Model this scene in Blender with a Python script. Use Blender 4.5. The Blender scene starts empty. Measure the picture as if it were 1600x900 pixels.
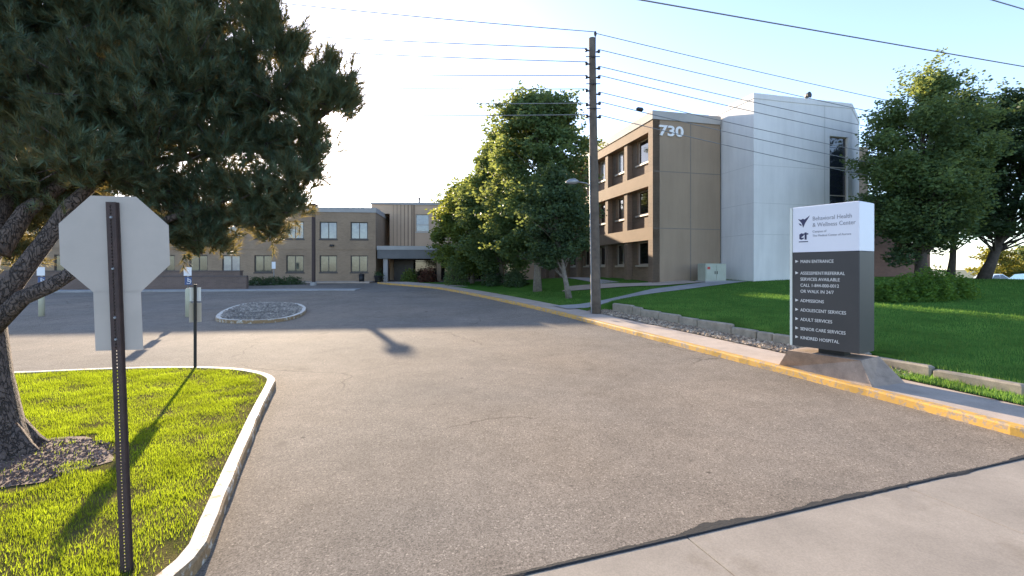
import bpy, math, random
import numpy as np
from mathutils import Vector, Matrix
random.seed(7); rng = np.random.default_rng(11)
S = bpy.context.scene
COL = S.collection
R = math.radians
CAMZ = 2.5; HOR = 420.0; F = 720.0          # camera height, horizon row and focal length in photo pixels

# ------------------------------------------------------------------ ground shape
def smooth(e0, e1, x):
    t = np.clip((np.asarray(x, float) - e0) / (e1 - e0), 0, 1)
    return t * t * (3 - 2 * t)
def zr(y):                                   # the driveway climbs gently away from the street
    y = np.asarray(y, float)
    t = np.clip(y - 5.5, 0, None)
    a = np.where(t < 5, 0.003 * t * t, 0.075 + 0.03 * (t - 5))
    return np.minimum(a, 1.27)
def bp(u, v, dz=0.0):                        # where a line of sight meets the driveway surface
    Y = 10.0
    for _ in range(60):
        z = float(zr(Y)) + dz
        Y = 0.5 * Y + 0.5 * (CAMZ - z) * F / (v - HOR)
    return ((u - 800) / F * Y, Y, float(zr(Y)) + dz)
def terrain_z(x, y):
    x = np.asarray(x, float)
    return zr(y) * (1 - 0.5 * smooth(22, 40, x))
def dk(x, y): return (x - 7.69) * .925 + (y - 6.92) * .379
def lawn_z(x, y):
    x = np.asarray(x, float); y = np.asarray(y, float)
    d = dk(x, y)
    L = -.10 + .0436 * y + .0377 * d + .022 * np.clip(d - 9, 0, 8) * smooth(20, 26, y)
    L = np.where(L > 1.6, 1.6 + 0.35 * (1 - np.exp(-(L - 1.6) / .35)), L)
    base = zr(y) + .152
    w = .02 + 6.0 * smooth(20.5, 26, y)
    L = base + np.maximum(L - base, .012) * smooth(0, 1, (d - 2.15) / w)
    t = terrain_z(x, y)
    fade = (1 - smooth(29, 40, x)) * (1 - smooth(36, 50, y))
    return t + (np.maximum(L, t + .02) - t) * fade

# ------------------------------------------------------------------ mesh builder
class MB:
    def __init__(s): s.v = []; s.f = []; s.n = 0
    def add(s, verts, faces):
        n = s.n
        s.v.extend([tuple(map(float, p)) for p in verts]); s.n += len(verts)
        s.f.extend([tuple(i + n for i in f) for f in faces])
        return s
    def quad(s, a, b, c, d): return s.add([a, b, c, d], [(0, 1, 2, 3)])
    def hexa(s, p):   # 4 bottom ccw, 4 top ccw
        return s.add(p, [(3,2,1,0),(4,5,6,7),(0,1,5,4),(1,2,6,5),(2,3,7,6),(3,0,4,7)])
    def box(s, fr, a0, a1, b0, b1, z0, z1):
        P = fr.p
        return s.hexa([P(a0,b0,z0),P(a1,b0,z0),P(a1,b1,z0),P(a0,b1,z0),P(a0,b0,z1),P(a1,b0,z1),P(a1,b1,z1),P(a0,b1,z1)])
    def bevbox(s, fr, a0, a1, b0, b1, z0, z1, e=.01):
        P = fr.p; v = []; f = []
        rings = [(z0, 0), (z1 - e, 0), (z1, e)]
        for z, i in rings:
            c = e
            pts = [(a0+i+c,b0+i),(a1-i-c,b0+i),(a1-i,b0+i+c),(a1-i,b1-i-c),(a1-i-c,b1-i),(a0+i+c,b1-i),(a0+i,b1-i-c),(a0+i,b0+i+c)]
            v += [P(a,b,z) for a,b in pts]
        for r in range(2):
            for k in range(8):
                f.append((r*8+k, r*8+(k+1)%8, (r+1)*8+(k+1)%8, (r+1)*8+k))
        f.append(tuple(range(16,24))); f.append(tuple(reversed(range(8))))
        return s.add(v, f)
    def tube(s, pts, rad, n=8, cap=True):
        pts = [Vector(p) for p in pts]
        if not hasattr(rad, '__len__'): rad = [rad] * len(pts)
        v = []; f = []; prev = None
        for i, p in enumerate(pts):
            t = (pts[min(i+1, len(pts)-1)] - pts[max(i-1, 0)]).normalized()
            if prev is None:
                a = Vector((1,0,0)) if abs(t.x) < .9 else Vector((0,1,0))
                u = t.cross(a).normalized()
            else:
                u = (prev - t * prev.dot(t)).normalized()
            prev = u; w = t.cross(u)
            for k in range(n):
                an = 2*math.pi*k/n
                v.append(p + (u*math.cos(an) + w*math.sin(an)) * rad[i])
        for i in range(len(pts)-1):
            for k in range(n):
                f.append((i*n+k, i*n+(k+1)%n, (i+1)*n+(k+1)%n, (i+1)*n+k))
        if cap: f.append(tuple(reversed(range(n)))); f.append(tuple(range((len(pts)-1)*n, len(pts)*n)))
        return s.add(v, f)
    def prism(s, poly, fr, b0, b1):    # polygon in (a, z) pushed from b0 to b1
        n = len(poly)
        v = [fr.p(a, b0, z) for a, z in poly] + [fr.p(a, b1, z) for a, z in poly]
        f = [tuple(range(n)), tuple(reversed(range(n, 2*n)))] + [(k, n+k, n+(k+1)%n, (k+1)%n) for k in range(n)]
        return s.add(v, f)
    def build(s, name, mat, parent=None, smoothf=False):
        return mesh_obj(name, np.array(s.v, float), s.f, mat, parent, smoothf)
ORG = {}
def link(name, me, mat, parent):
    if mat: me.materials.append(mat)
    o = bpy.data.objects.new(name, me); COL.objects.link(o)
    if parent: o.parent = parent
    return o
def mesh_obj(name, V, faces, mat, parent=None, smoothf=False):
    if parent is not None: V = V - np.array(ORG[parent.name])
    me = bpy.data.meshes.new(name)
    me.from_pydata(V.tolist(), [], faces); me.update()
    if smoothf: me.shade_smooth()
    o = link(name, me, mat, parent)
    ORG[o.name] = ORG[parent.name] if parent is not None else (0,0,0)
    return o
def fast_obj(name, V, k, mat, parent=None):     # V (n*k,3): n polygons of k corners each
    if parent is not None: V = V - np.array(ORG[parent.name])
    n = len(V) // k
    me = bpy.data.meshes.new(name)
    me.vertices.add(n*k); me.vertices.foreach_set('co', V.astype(np.float32).ravel())
    me.loops.add(n*k); me.loops.foreach_set('vertex_index', np.arange(n*k, dtype=np.int32))
    me.polygons.add(n); me.polygons.foreach_set('loop_start', np.arange(0, n*k, k, dtype=np.int32))
    me.update(calc_edges=True)
    o = link(name, me, mat, parent)
    ORG[o.name] = ORG[parent.name] if parent is not None else (0,0,0)
    return o
def tag(o, label, cat, group=None):
    o['label'] = label; o['category'] = cat
    if group: o['group'] = group
    return o
def struct(o): o['kind'] = 'structure'; return o
def stuff(o, label=None, cat=None):
    o['kind'] = 'stuff'
    if label: o['label'] = label; o['category'] = cat
    return o
def thing(name, label, cat, loc=(0,0,0), group=None):
    o = bpy.data.objects.new(name, None); COL.objects.link(o); o.location = loc
    o.empty_display_size = .2
    ORG[o.name] = tuple(loc)
    return tag(o, label, cat, group)
def dup(root, loc, label):
    r = root.copy(); COL.objects.link(r); r.location = loc; r['label'] = label
    for ch in list(root.children):
        c = ch.copy(); COL.objects.link(c); c.parent = r
        for g in ch.children:
            d = g.copy(); COL.objects.link(d); d.parent = c
    return r
class Frame:
    def __init__(s, x, y, dx, dy, z=0):
        n = math.hypot(dx, dy); s.o = (x, y); s.ex = (dx/n, dy/n); s.ey = (-dy/n, dx/n); s.z = z
    def p(s, a, b, z):
        return (s.o[0]+a*s.ex[0]+b*s.ey[0], s.o[1]+a*s.ex[1]+b*s.ey[1], z+s.z)
W0 = Frame(0, 0, 1, 0)

# ------------------------------------------------------------------ materials
def nodes(name):
    m = bpy.data.materials.new(name); m.use_nodes = True
    nt = m.node_tree; nt.nodes.clear()
    out = nt.nodes.new('ShaderNodeOutputMaterial')
    b = nt.nodes.new('ShaderNodeBsdfPrincipled')
    nt.links.new(b.outputs[0], out.inputs[0])
    return m, nt, b, out
def N(nt, t, **kw):
    n = nt.nodes.new(t)
    for k, v in kw.items(): setattr(n, k, v)
    return n
def c4(c): return (c[0], c[1], c[2], 1)
def noise(nt, scale, detail=4, rough=.6, vec=None):
    n = N(nt, 'ShaderNodeTexNoise'); n.inputs['Scale'].default_value = scale
    n.inputs['Detail'].default_value = detail; n.inputs['Roughness'].default_value = rough
    if vec is None:
        tc = N(nt, 'ShaderNodeTexCoord'); vec = tc.outputs['Object']
    nt.links.new(vec, n.inputs['Vector'])
    return n.outputs['Fac']
def ramp(nt, fac, stops):
    r = N(nt, 'ShaderNodeValToRGB'); cr = r.color_ramp
    while len(cr.elements) < len(stops): cr.elements.new(.5)
    for e, (p, c) in zip(cr.elements, stops):
        e.position = p; e.color = c4(c) if hasattr(c, '__len__') else (c, c, c, 1)
    nt.links.new(fac, r.inputs[0]); return r.outputs[0]
def mix(nt, fac, a, b, mode='MIX'):
    m = N(nt, 'ShaderNodeMix', data_type='RGBA', blend_type=mode)
    for sock, val in ((m.inputs[0], fac), (m.inputs[6], a), (m.inputs[7], b)):
        if hasattr(val, 'is_output'): nt.links.new(val, sock)
        elif hasattr(val, '__len__'): sock.default_value = c4(val)
        else: sock.default_value = val
    return m.outputs[2]
def bump(nt, b, h, st=.3, dist=.01):
    n = N(nt, 'ShaderNodeBump'); n.inputs['Strength'].default_value = st; n.inputs['Distance'].default_value = dist
    nt.links.new(h, n.inputs['Height']); nt.links.new(n.outputs[0], b.inputs['Normal'])
def mat(name, c1, c2=None, scale=3, rough=.8, metal=0, bscale=None, bst=.2, bdist=.01, spec=.5):
    m, nt, b, out = nodes(name)
    c2 = c2 or tuple(x*.8 for x in c1)
    f = noise(nt, scale, 6)
    nt.links.new(ramp(nt, f, [(.3, c2), (.7, c1)]), b.inputs['Base Color'])
    b.inputs['Roughness'].default_value = rough; b.inputs['Metallic'].default_value = metal
    b.inputs['Specular IOR Level'].default_value = spec
    if bscale: bump(nt, b, noise(nt, bscale, 5), bst, bdist)
    return m
def leafmat(name, c1, c2, trans, tfac=.4, rough=.6, dry=None, big=.5, vlo=.65):
    m, nt, b, out = nodes(name)
    g = N(nt, 'ShaderNodeNewGeometry')
    col = ramp(nt, g.outputs['Random Per Island'], [(0, c2), (.75, c1), (1.0, dry or c1)])
    var = ramp(nt, noise(nt, big, 3), [(.3, vlo), (.7, 1.15)])
    col = mix(nt, 1.0, col, var, 'MULTIPLY')
    nt.links.new(col, b.inputs['Base Color']); b.inputs['Roughness'].default_value = rough
    b.inputs['Specular IOR Level'].default_value = .12
    t = N(nt, 'ShaderNodeBsdfTranslucent')
    tc = mix(nt, 1.0, trans, var, 'MULTIPLY'); nt.links.new(tc, t.inputs[0])
    ms = N(nt, 'ShaderNodeMixShader'); ms.inputs[0].default_value = tfac
    nt.links.new(b.outputs[0], ms.inputs[1]); nt.links.new(t.outputs[0], ms.inputs[2])
    nt.links.new(ms.outputs[0], out.inputs[0])
    return m
def asphalt_mat(name, base=.225, warm=(1.16, 1.0, .82)):
    m, nt, b, out = nodes(name)
    tc = N(nt, 'ShaderNodeTexCoord').outputs['Object']
    big = noise(nt, .35, 5, .6, tc); med = noise(nt, 2.2, 6, .7, tc); fine = noise(nt, 70, 3, .8, tc)
    vo = N(nt, 'ShaderNodeTexVoronoi'); vo.inputs['Scale'].default_value = 60
    nt.links.new(tc, vo.inputs['Vector'])
    lo = tuple(base*.72*w for w in warm); hi = tuple(base*1.2*w for w in warm)
    c = ramp(nt, big, [(.32, lo), (.68, hi)])
    c = mix(nt, .5, c, ramp(nt, med, [(.3, lo), (.7, hi)]))
    c = mix(nt, .75, c, ramp(nt, fine, [(.36, .42), (.55, 1.0), (.72, 1.45)]), 'MULTIPLY')
    chips = ramp(nt, vo.outputs['Color'], [(.0, .4), (.5, .95), (.8, 1.1), (.95, 1.8)])
    c = mix(nt, .75, c, chips, 'MULTIPLY')
    st = ramp(nt, noise(nt, 1.3, 2, .4, tc), [(.70, 0.0), (.80, 1.0)])
    c = mix(nt, st, c, tuple(x*.75 for x in lo))
    wv = N(nt, 'ShaderNodeTexVoronoi', feature='DISTANCE_TO_EDGE'); wv.inputs['Scale'].default_value = .22
    wn = N(nt, 'ShaderNodeTexNoise'); wn.inputs['Scale'].default_value = 1.6; wn.inputs['Detail'].default_value = 6; nt.links.new(tc, wn.inputs['Vector'])
    nt.links.new(mix(nt, .55, tc, wn.outputs['Color'], 'ADD'), wv.inputs['Vector'])
    cr = ramp(nt, wv.outputs['Distance'], [(.0, 1.0), (.0022, .8), (.0045, 0.0)])
    gate = ramp(nt, noise(nt, .25, 2, .5, tc), [(.5, 0.0), (.56, .75)])
    gt = N(nt, 'ShaderNodeMath', operation='MULTIPLY'); nt.links.new(cr, gt.inputs[0]); nt.links.new(gate, gt.inputs[1])
    c = mix(nt, gt.outputs[0], c, tuple(x*.4 for x in lo))
    dots = N(nt, 'ShaderNodeTexVoronoi'); dots.inputs['Scale'].default_value = 1.1; nt.links.new(tc, dots.inputs['Vector'])
    c = mix(nt, ramp(nt, dots.outputs['Distance'], [(.025, .8), (.05, 0.0)]), c, tuple(x*.35 for x in lo))
    wide = noise(nt, .12, 3, .5, tc)
    c = mix(nt, 1.0, c, ramp(nt, wide, [(.35, (.86, .88, .92)), (.65, (1.12, 1.06, 1.0))]), 'MULTIPLY')
    nt.links.new(c, b.inputs['Base Color']); b.inputs['Roughness'].default_value = .95
    b.inputs['Specular IOR Level'].default_value = .08
    bump(nt, b, fine, .35, .006)
    return m
def concrete_mat(name, c, scale=1.2, stain=(.5,.45,.38), dark=.75, bst=.25):
    m, nt, b, out = nodes(name)
    tc = N(nt, 'ShaderNodeTexCoord').outputs['Object']
    col = ramp(nt, noise(nt, scale, 7, .65, tc), [(.3, tuple(x*dark for x in c)), (.7, tuple(x*1.08 for x in c))])
    col = mix(nt, .5, col, ramp(nt, noise(nt, 60, 3, .7, tc), [(.35, .7), (.65, 1.15)]), 'MULTIPLY')
    st = ramp(nt, noise(nt, .8, 5, .7, tc), [(.58, 0.0), (.75, .6)])
    col = mix(nt, st, col, tuple(x*s for x, s in zip(c, stain)))
    nt.links.new(col, b.inputs['Base Color']); b.inputs['Roughness'].default_value = .85
    bump(nt, b, noise(nt, 90, 4, .7, tc), bst, .004)
    return m
def worn_paint(name, paint, under, lo=.52, hi=.6, scale=5):
    m, nt, b, out = nodes(name)
    tc = N(nt, 'ShaderNodeTexCoord').outputs['Object']
    w = ramp(nt, noise(nt, scale, 8, .75, tc), [(lo, 0.0), (hi, 1.0)])
    p = ramp(nt, noise(nt, 1.5, 4, .6, tc), [(.3, tuple(x*.78 for x in paint)), (.7, paint)])
    u = ramp(nt, noise(nt, 40, 3, .6, tc), [(.3, tuple(x*.7 for x in under)), (.7, under)])
    nt.links.new(mix(nt, w, p, u), b.inputs['Base Color']); b.inputs['Roughness'].default_value = .7
    bump(nt, b, noise(nt, 30, 5, .7, tc), .4, .01)
    return m
def kerb_mat(name, paint, under):
    m, nt, b, out = nodes(name)
    tc = N(nt, 'ShaderNodeTexCoord').outputs['Object']
    g = N(nt, 'ShaderNodeNewGeometry'); sp = N(nt, 'ShaderNodeSeparateXYZ'); nt.links.new(g.outputs['True Normal'], sp.inputs[0])
    w = noise(nt, 6, 8, .75, tc)
    top = ramp(nt, w, [(.55, 0.0), (.62, 1.0)]); side = ramp(nt, w, [(.40, 0.0), (.47, 1.0)])
    f = mix(nt, ramp(nt, sp.outputs[2], [(.5, 0.0), (.8, 1.0)]), side, top)
    p = ramp(nt, noise(nt, 1.5, 4, .6, tc), [(.3, tuple(x*.8 for x in paint)), (.7, paint)])
    u = ramp(nt, noise(nt, 30, 4, .7, tc), [(.3, tuple(x*.55 for x in under)), (.7, under)])
    nt.links.new(mix(nt, f, p, u), b.inputs['Base Color']); b.inputs['Roughness'].default_value = .8
    bump(nt, b, noise(nt, 30, 5, .7, tc), .5, .012)
    return m
def brick_mat(name, c1, c2, mortar, rough=.85):
    m, nt, b, out = nodes(name)
    tc = N(nt, 'ShaderNodeTexCoord').outputs['Object']
    sp = N(nt, 'ShaderNodeSeparateXYZ'); nt.links.new(tc, sp.inputs[0])
    ad = N(nt, 'ShaderNodeMath', operation='ADD'); nt.links.new(sp.outputs[0], ad.inputs[0]); nt.links.new(sp.outputs[1], ad.inputs[1])
    cb = N(nt, 'ShaderNodeCombineXYZ'); nt.links.new(ad.outputs[0], cb.inputs[0]); nt.links.new(sp.outputs[2], cb.inputs[1])
    bt = N(nt, 'ShaderNodeTexBrick'); nt.links.new(cb.outputs[0], bt.inputs['Vector'])
    bt.inputs['Color1'].default_value = c4(c1); bt.inputs['Color2'].default_value = c4(c2); bt.inputs['Mortar'].default_value = c4(mortar)
    bt.inputs['Scale'].default_value = 1; bt.inputs['Brick Width'].default_value = .3; bt.inputs['Row Height'].default_value = .1
    bt.inputs['Mortar Size'].default_value = .008
    v = ramp(nt, noise(nt, .5, 5, .6, tc), [(.3, .82), (.7, 1.1)])
    nt.links.new(mix(nt, 1, bt.outputs[0], v, 'MULTIPLY'), b.inputs['Base Color']); b.inputs['Roughness'].default_value = rough
    return m
def glass_mat(name, c, rough=.06, c2=None):
    m, nt, b, out = nodes(name)
    f = noise(nt, .9, 3)
    nt.links.new(ramp(nt, f, [(.4, c2 or c), (.6, c)]), b.inputs['Base Color'])
    b.inputs['Roughness'].default_value = rough; b.inputs['Specular IOR Level'].default_value = .9
    return m
M = {}
M['asphalt'] = asphalt_mat('asphalt')
M['street_asphalt'] = asphalt_mat('street_asphalt', .1, (1, 1, 1))
M['gutter'] = concrete_mat('gutter_concrete', (.29,.25,.205))
M['walk'] = concrete_mat('walk_concrete', (.46,.37,.30))
M['path'] = concrete_mat('path_concrete', (.34,.33,.32))
M['edging'] = concrete_mat('edging_concrete', (.36,.31,.24), 3.5, (.4,.36,.3), .6, .6)
M['base'] = concrete_mat('sign_base_concrete', (.40,.30,.23), 2.5, (.45,.42,.38), .55, 1.0)
M['tar'] = mat('tar', (.022,.021,.021), (.010,.010,.011), 8, .9, bscale=40, bst=.6)
M['yellow'] = worn_paint('yellow_paint', (.60,.33,.055), (.36,.27,.19), .50, .57, 7)
M['white_kerb'] = kerb_mat('white_kerb_paint', (.62,.58,.50), (.34,.22,.11))
M['soil'] = mat('soil', (.10,.075,.05), (.05,.04,.028), 6, .95, bscale=25, bst=.6)
M['terrain'] = mat('terrain_ground', (.09,.10,.05), (.06,.07,.035), .4, .95)
M['lawn_base'] = mat('lawn_base', (.09,.19,.035), (.055,.13,.025), 2.5, 1, spec=0, bscale=40, bst=.8, bdist=.04)
M['grass'] = leafmat('grass_blades', (.085,.14,.016), (.05,.095,.010), (.40,.50,.02), .52, .7, (.24,.20,.06), 2.2, .6)
M['grass_cool'] = leafmat('lawn_blades', (.105,.225,.055), (.06,.15,.038), (.26,.44,.07), .42, .7, (.17,.19,.06), .8, .55)
M['needles'] = leafmat('pine_needles', (.10,.175,.115), (.05,.10,.07), (.42,.31,.09), .34, .55, (.17,.095,.035), .9)
M['leaf'] = leafmat('tree_leaves', (.115,.18,.075), (.05,.095,.045), (.32,.36,.08), .4, .5, None, .35)
M['leaf_light'] = leafmat('light_leaves', (.12,.17,.05), (.06,.105,.035), (.40,.42,.06), .42, .5, None, .4)
M['leaf_dark'] = leafmat('dark_leaves', (.068,.115,.058), (.036,.070,.040), (.22,.26,.06), .34, .5, None, .35)
M['leaf_gold'] = leafmat('gold_leaves', (.15,.15,.035), (.09,.10,.03), (.4,.36,.05), .4, .5, None, .4)
M['hedge'] = leafmat('hedge_leaves', (.12,.23,.05), (.06,.13,.03), (.28,.40,.04), .4, .5, None, 1.2)
M['shrub_red'] = leafmat('red_shrub_leaves', (.14,.05,.035), (.05,.05,.03), (.3,.1,.05), .3, .5, None, 1.5)
def bark_mat(name, c1, c2, c3):
    m, nt, b, out = nodes(name)
    tc = N(nt, 'ShaderNodeTexCoord').outputs['Object']
    mp = N(nt, 'ShaderNodeMapping'); mp.inputs['Scale'].default_value = (1, 1, .38); nt.links.new(tc, mp.inputs[0])
    vo = N(nt, 'ShaderNodeTexVoronoi', feature='DISTANCE_TO_EDGE'); vo.inputs['Scale'].default_value = 19
    wn = N(nt, 'ShaderNodeTexNoise'); wn.inputs['Scale'].default_value = 9; nt.links.new(mp.outputs[0], wn.inputs['Vector'])
    ws = mix(nt, .22, mp.outputs[0], wn.outputs['Color'], 'ADD'); nt.links.new(ws, vo.inputs['Vector'])
    pl = ramp(nt, vo.outputs['Distance'], [(.0, 0.0), (.11, 1.0)])
    f = noise(nt, 14, 6, .7, tc)
    nt.links.new(mix(nt, pl, c3, ramp(nt, f, [(.3, c2), (.7, c1)])), b.inputs['Base Color']); b.inputs['Roughness'].default_value = .95
    ad = N(nt, 'ShaderNodeMath', operation='ADD'); nt.links.new(pl, ad.inputs[0]); nt.links.new(f, ad.inputs[1])
    bump(nt, b, ad.outputs[0], 1.0, .05)
    return m
M['bark'] = bark_mat('pine_bark', (.20,.15,.125), (.085,.062,.054), (.055,.042,.036))
M['bark_grey'] = mat('grey_bark', (.26,.22,.18), (.12,.10,.085), 6, .95, bscale=12, bst=.8, bdist=.03)
M['bark_dark'] = mat('dark_bark', (.10,.08,.065), (.05,.04,.035), 6, .95, bscale=12, bst=.8, bdist=.03)
M['pole_wood'] = mat('pole_wood', (.155,.12,.09), (.075,.06,.048), 3, .9, bscale=20, bst=.5)
M['brick'] = brick_mat('brown_brick', (.23,.155,.105), (.19,.13,.09), (.24,.18,.13))
M['brick_low'] = brick_mat('low_wing_brick', (.32,.22,.14), (.275,.19,.12), (.33,.245,.165))
M['brick_wall'] = brick_mat('garden_wall_brick', (.17,.115,.09), (.14,.095,.075), (.18,.14,.12))
M['brick_red'] = brick_mat('red_brick', (.22,.11,.08), (.18,.09,.07), (.2,.13,.1))
M['panel_brown'] = None
M['band'] = mat('tan_band', (.27,.185,.12), (.225,.155,.10), 1.2, .85)
M['coping'] = mat('grey_coping', (.40,.38,.35), (.33,.31,.29), .8, .8)
M['white_panel'] = mat('white_cladding', (.82,.79,.77), (.74,.72,.70), .45, .75, bscale=30, bst=.12)
def clad_mat(name, c):
    m, nt, b, out = nodes(name)
    tc = N(nt, 'ShaderNodeTexCoord').outputs['Object']
    mp = N(nt, 'ShaderNodeMapping'); mp.inputs['Scale'].default_value = (1, 1, .12); nt.links.new(tc, mp.inputs[0])
    f = noise(nt, 2.2, 6, .65, mp.outputs[0]); g = noise(nt, .35, 4, .6, tc)
    col = ramp(nt, f, [(.3, tuple(x*.91 for x in c)), (.62, c)])
    col = mix(nt, 1, col, ramp(nt, g, [(.3, .88), (.7, 1.0)]), 'MULTIPLY')
    nt.links.new(col, b.inputs['Base Color']); b.inputs['Roughness'].default_value = .9; b.inputs['Specular IOR Level'].default_value = .2
    bump(nt, b, noise(nt, 25, 4, .6, tc), .25, .01)
    return m
M['panel_brown'] = clad_mat('brown_render', (.335,.25,.175))
M['white_panel'] = clad_mat('white_cladding', (.78,.75,.72))
M['joint'] = mat('joint_sealant', (.22,.18,.145), (.18,.15,.12), 3, .9)
M['white_joint'] = mat('grey_joint', (.60,.58,.55), (.54,.52,.49), 3, .9)
M['tan_panel'] = mat('tan_cladding', (.55,.38,.25), (.49,.34,.225), .6, .85)
M['frame'] = mat('pale_frame', (.50,.43,.35), (.45,.39,.32), 2, .6)
M['frame_dark'] = mat('bronze_frame', (.07,.055,.045), (.05,.04,.035), 3, .5)
M['glass'] = glass_mat('dark_glass', (.012,.012,.014), .05, (.03,.028,.03))
M['glass_pale'] = glass_mat('curtained_glass', (.30,.32,.30), .12, (.20,.21,.23))
M['glass_mid'] = glass_mat('olive_glass', (.10,.105,.075), .1, (.045,.05,.04))
M['glass_tower'] = glass_mat('tower_glass', (.02,.025,.04), .04)
M['steel'] = mat('galvanised_back', (.46,.395,.34), (.41,.355,.305), 4, .6, .1)
M['brown_post'] = mat('brown_post', (.075,.045,.038), (.045,.03,.026), 9, .7, .2)
M['black_metal'] = mat('black_metal', (.025,.024,.025), (.015,.015,.016), 5, .5, .3)
M['grey_metal'] = mat('grey_metal', (.30,.31,.32), (.24,.25,.26), 4, .5, .5)
M['red_face'] = mat('red_sheeting', (.45,.02,.02), (.38,.015,.018), 3, .4)
M['white_face'] = mat('white_sheeting', (.78,.78,.78), (.72,.72,.73), 2, .45)
M['blue_face'] = mat('blue_sheeting', (.05,.09,.22), (.04,.075,.18), 3, .4)
M['sleeve'] = mat('pale_sleeve', (.52,.50,.36), (.45,.43,.31), 3, .6)
M['sign_white'] = mat('sign_white', (.80,.80,.84), (.75,.75,.80), .8, .45)
M['sign_dark'] = mat('sign_dark', (.055,.052,.050), (.042,.040,.040), 1.2, .5)
M['sign_trim'] = mat('sign_trim', (.72,.74,.66), (.66,.68,.60), 2, .5)
M['letter'] = mat('letter_white', (.78,.76,.72), (.72,.70,.66), 3, .5)
M['letter_grey'] = mat('letter_grey', (.30,.30,.33), (.26,.26,.29), 3, .5)
M['navy'] = mat('navy_ink', (.035,.035,.10), (.03,.03,.08), 3, .5)
M['numeral'] = mat('numeral_white', (.78,.76,.74), (.72,.70,.68), 3, .5)
M['cabinet'] = mat('cabinet_paint', (.40,.42,.34), (.33,.35,.28), 2, .6)
M['wire'] = mat('wire', (.22,.22,.23), (.18,.18,.19), 2, .6)
M['porcelain'] = mat('insulator', (.05,.04,.04), (.03,.03,.03), 3, .35)
M['car_white'] = mat('car_paint_white', (.72,.78,.82), (.70,.76,.80), .5, .25)
M['car_blue'] = mat('car_paint_blue', (.20,.36,.50), (.19,.34,.48), .5, .25)
M['tyre'] = mat('tyre', (.02,.02,.02), None, 5, .9)
M['gravel_a'] = leafmat('gravel_stones', (.44,.33,.23), (.17,.13,.10), (.2,.2,.2), 0, .9, (.58,.48,.38), 1)
M['gravel_b'] = leafmat('grey_gravel_stones', (.36,.31,.26), (.20,.175,.155), (.2,.2,.2), 0, .9, (.48,.42,.36), 1)
M['mulch'] = leafmat('mulch_chips', (.22,.145,.115), (.09,.058,.05), (.2,.2,.2), 0, .95, (.36,.27,.22), 1)

# ------------------------------------------------------------------ polylines
def chaikin(P, n=2, closed=False):
    P = [np.array(p, float) for p in P]
    for _ in range(n):
        Q = []
        m = len(P)
        rngk = range(m if closed else m-1)
        if not closed: Q.append(P[0])
        for i in rngk:
            a, b = P[i], P[(i+1) % m]
            Q += [a*.75+b*.25, a*.25+b*.75]
        if not closed: Q.append(P[-1])
        P = Q
    return P
def resample(P, step):
    P = np.array(P); L = np.r_[0, np.cumsum(np.linalg.norm(np.diff(P, axis=0), axis=1))]
    s = np.linspace(0, L[-1], max(2, int(L[-1]/step)+1))
    return np.stack([np.interp(s, L, P[:, k]) for k in range(2)], 1)
def normals(P, closed):
    if closed: T = np.roll(P, -1, 0) - np.roll(P, 1, 0)
    else: T = np.gradient(P, axis=0)
    T /= np.linalg.norm(T, axis=1)[:, None]
    return np.stack([-T[:, 1], T[:, 0]], 1)     # left of travel
def sweep_kerb(P, width, zf, h, closed=False, side=1, depth=.1, e=.03):
    Nn = normals(P, closed) * side
    prof = [(0, -depth), (.012, h-e), (e, h), (width-.01, h), (width, h-.01), (width, -depth)]
    wob = rng.normal(0, .004, len(P))
    V = []
    for i, p in enumerate(P):
        z = float(zf(*p))
        for o, zz in prof:
            q = p + Nn[i]*(o + (wob[i] if o < .1 else 0)); V.append((q[0], q[1], z+zz))
    k = len(prof); m = len(P); F_ = []
    for i in range(m if closed else m-1):
        j = (i+1) % m
        for c in range(k-1):
            f = (i*k+c, j*k+c, j*k+c+1, i*k+c+1)
            F_.append(f if side < 0 else f[::-1])
    return np.array(V), F_
e_dir = np.array([.945, .327]); b_dir = np.array([-.327, .945])
g0 = np.array([0.0, 3.75])                                           # a point on the gutter line

# right kerb of the driveway (road edge)
KR = [(40, 18.0), (20, 11.0), (10.4, 7.62), (9.1, 6.98), (8.6, 6.76), (8.15, 6.5), (7.85, 6.36), (7.70, 6.42)]
KR += [bp(u, v)[:2] for u, v in [(1578, 680), (1500, 658), (1400, 631), (1200, 578), (1000, 526), (880, 494), (800, 475), (740, 462), (680, 450.5)]]
last = np.array(KR[-1]); KR += [tuple(last + np.array([-3.2, 2.6])), tuple(last + np.array([-6.5, 6.0]))]
KRs = resample(chaikin(KR, 3), .3)
# the stretch along the driveway only, ordered outward from the street
i0 = int(np.argmin(np.hypot(KRs[:,0]-7.72, KRs[:,1]-6.45)))
KD = KRs[i0:]
zk = lambda x, y: zr(y)

# terrain sheet
gx = np.r_[-900, -400, -200, np.linspace(-100, 100, 81), 200, 400, 900]
gy = np.r_[-300, -100, np.linspace(-40, 100, 71), 150, 300, 700, 1500]
X, Y = np.meshgrid(gx, gy)
Z = terrain_z(X, Y) - .09
V = np.stack([X, Y, Z], -1).reshape(-1, 3); nx = len(gx)
Fc = [(j*nx+i, j*nx+i+1, (j+1)*nx+i+1, (j+1)*nx+i) for j in range(len(gy)-1) for i in range(nx-1)]
struct(mesh_obj('ground', V, Fc, M['terrain'], None, True))

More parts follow.
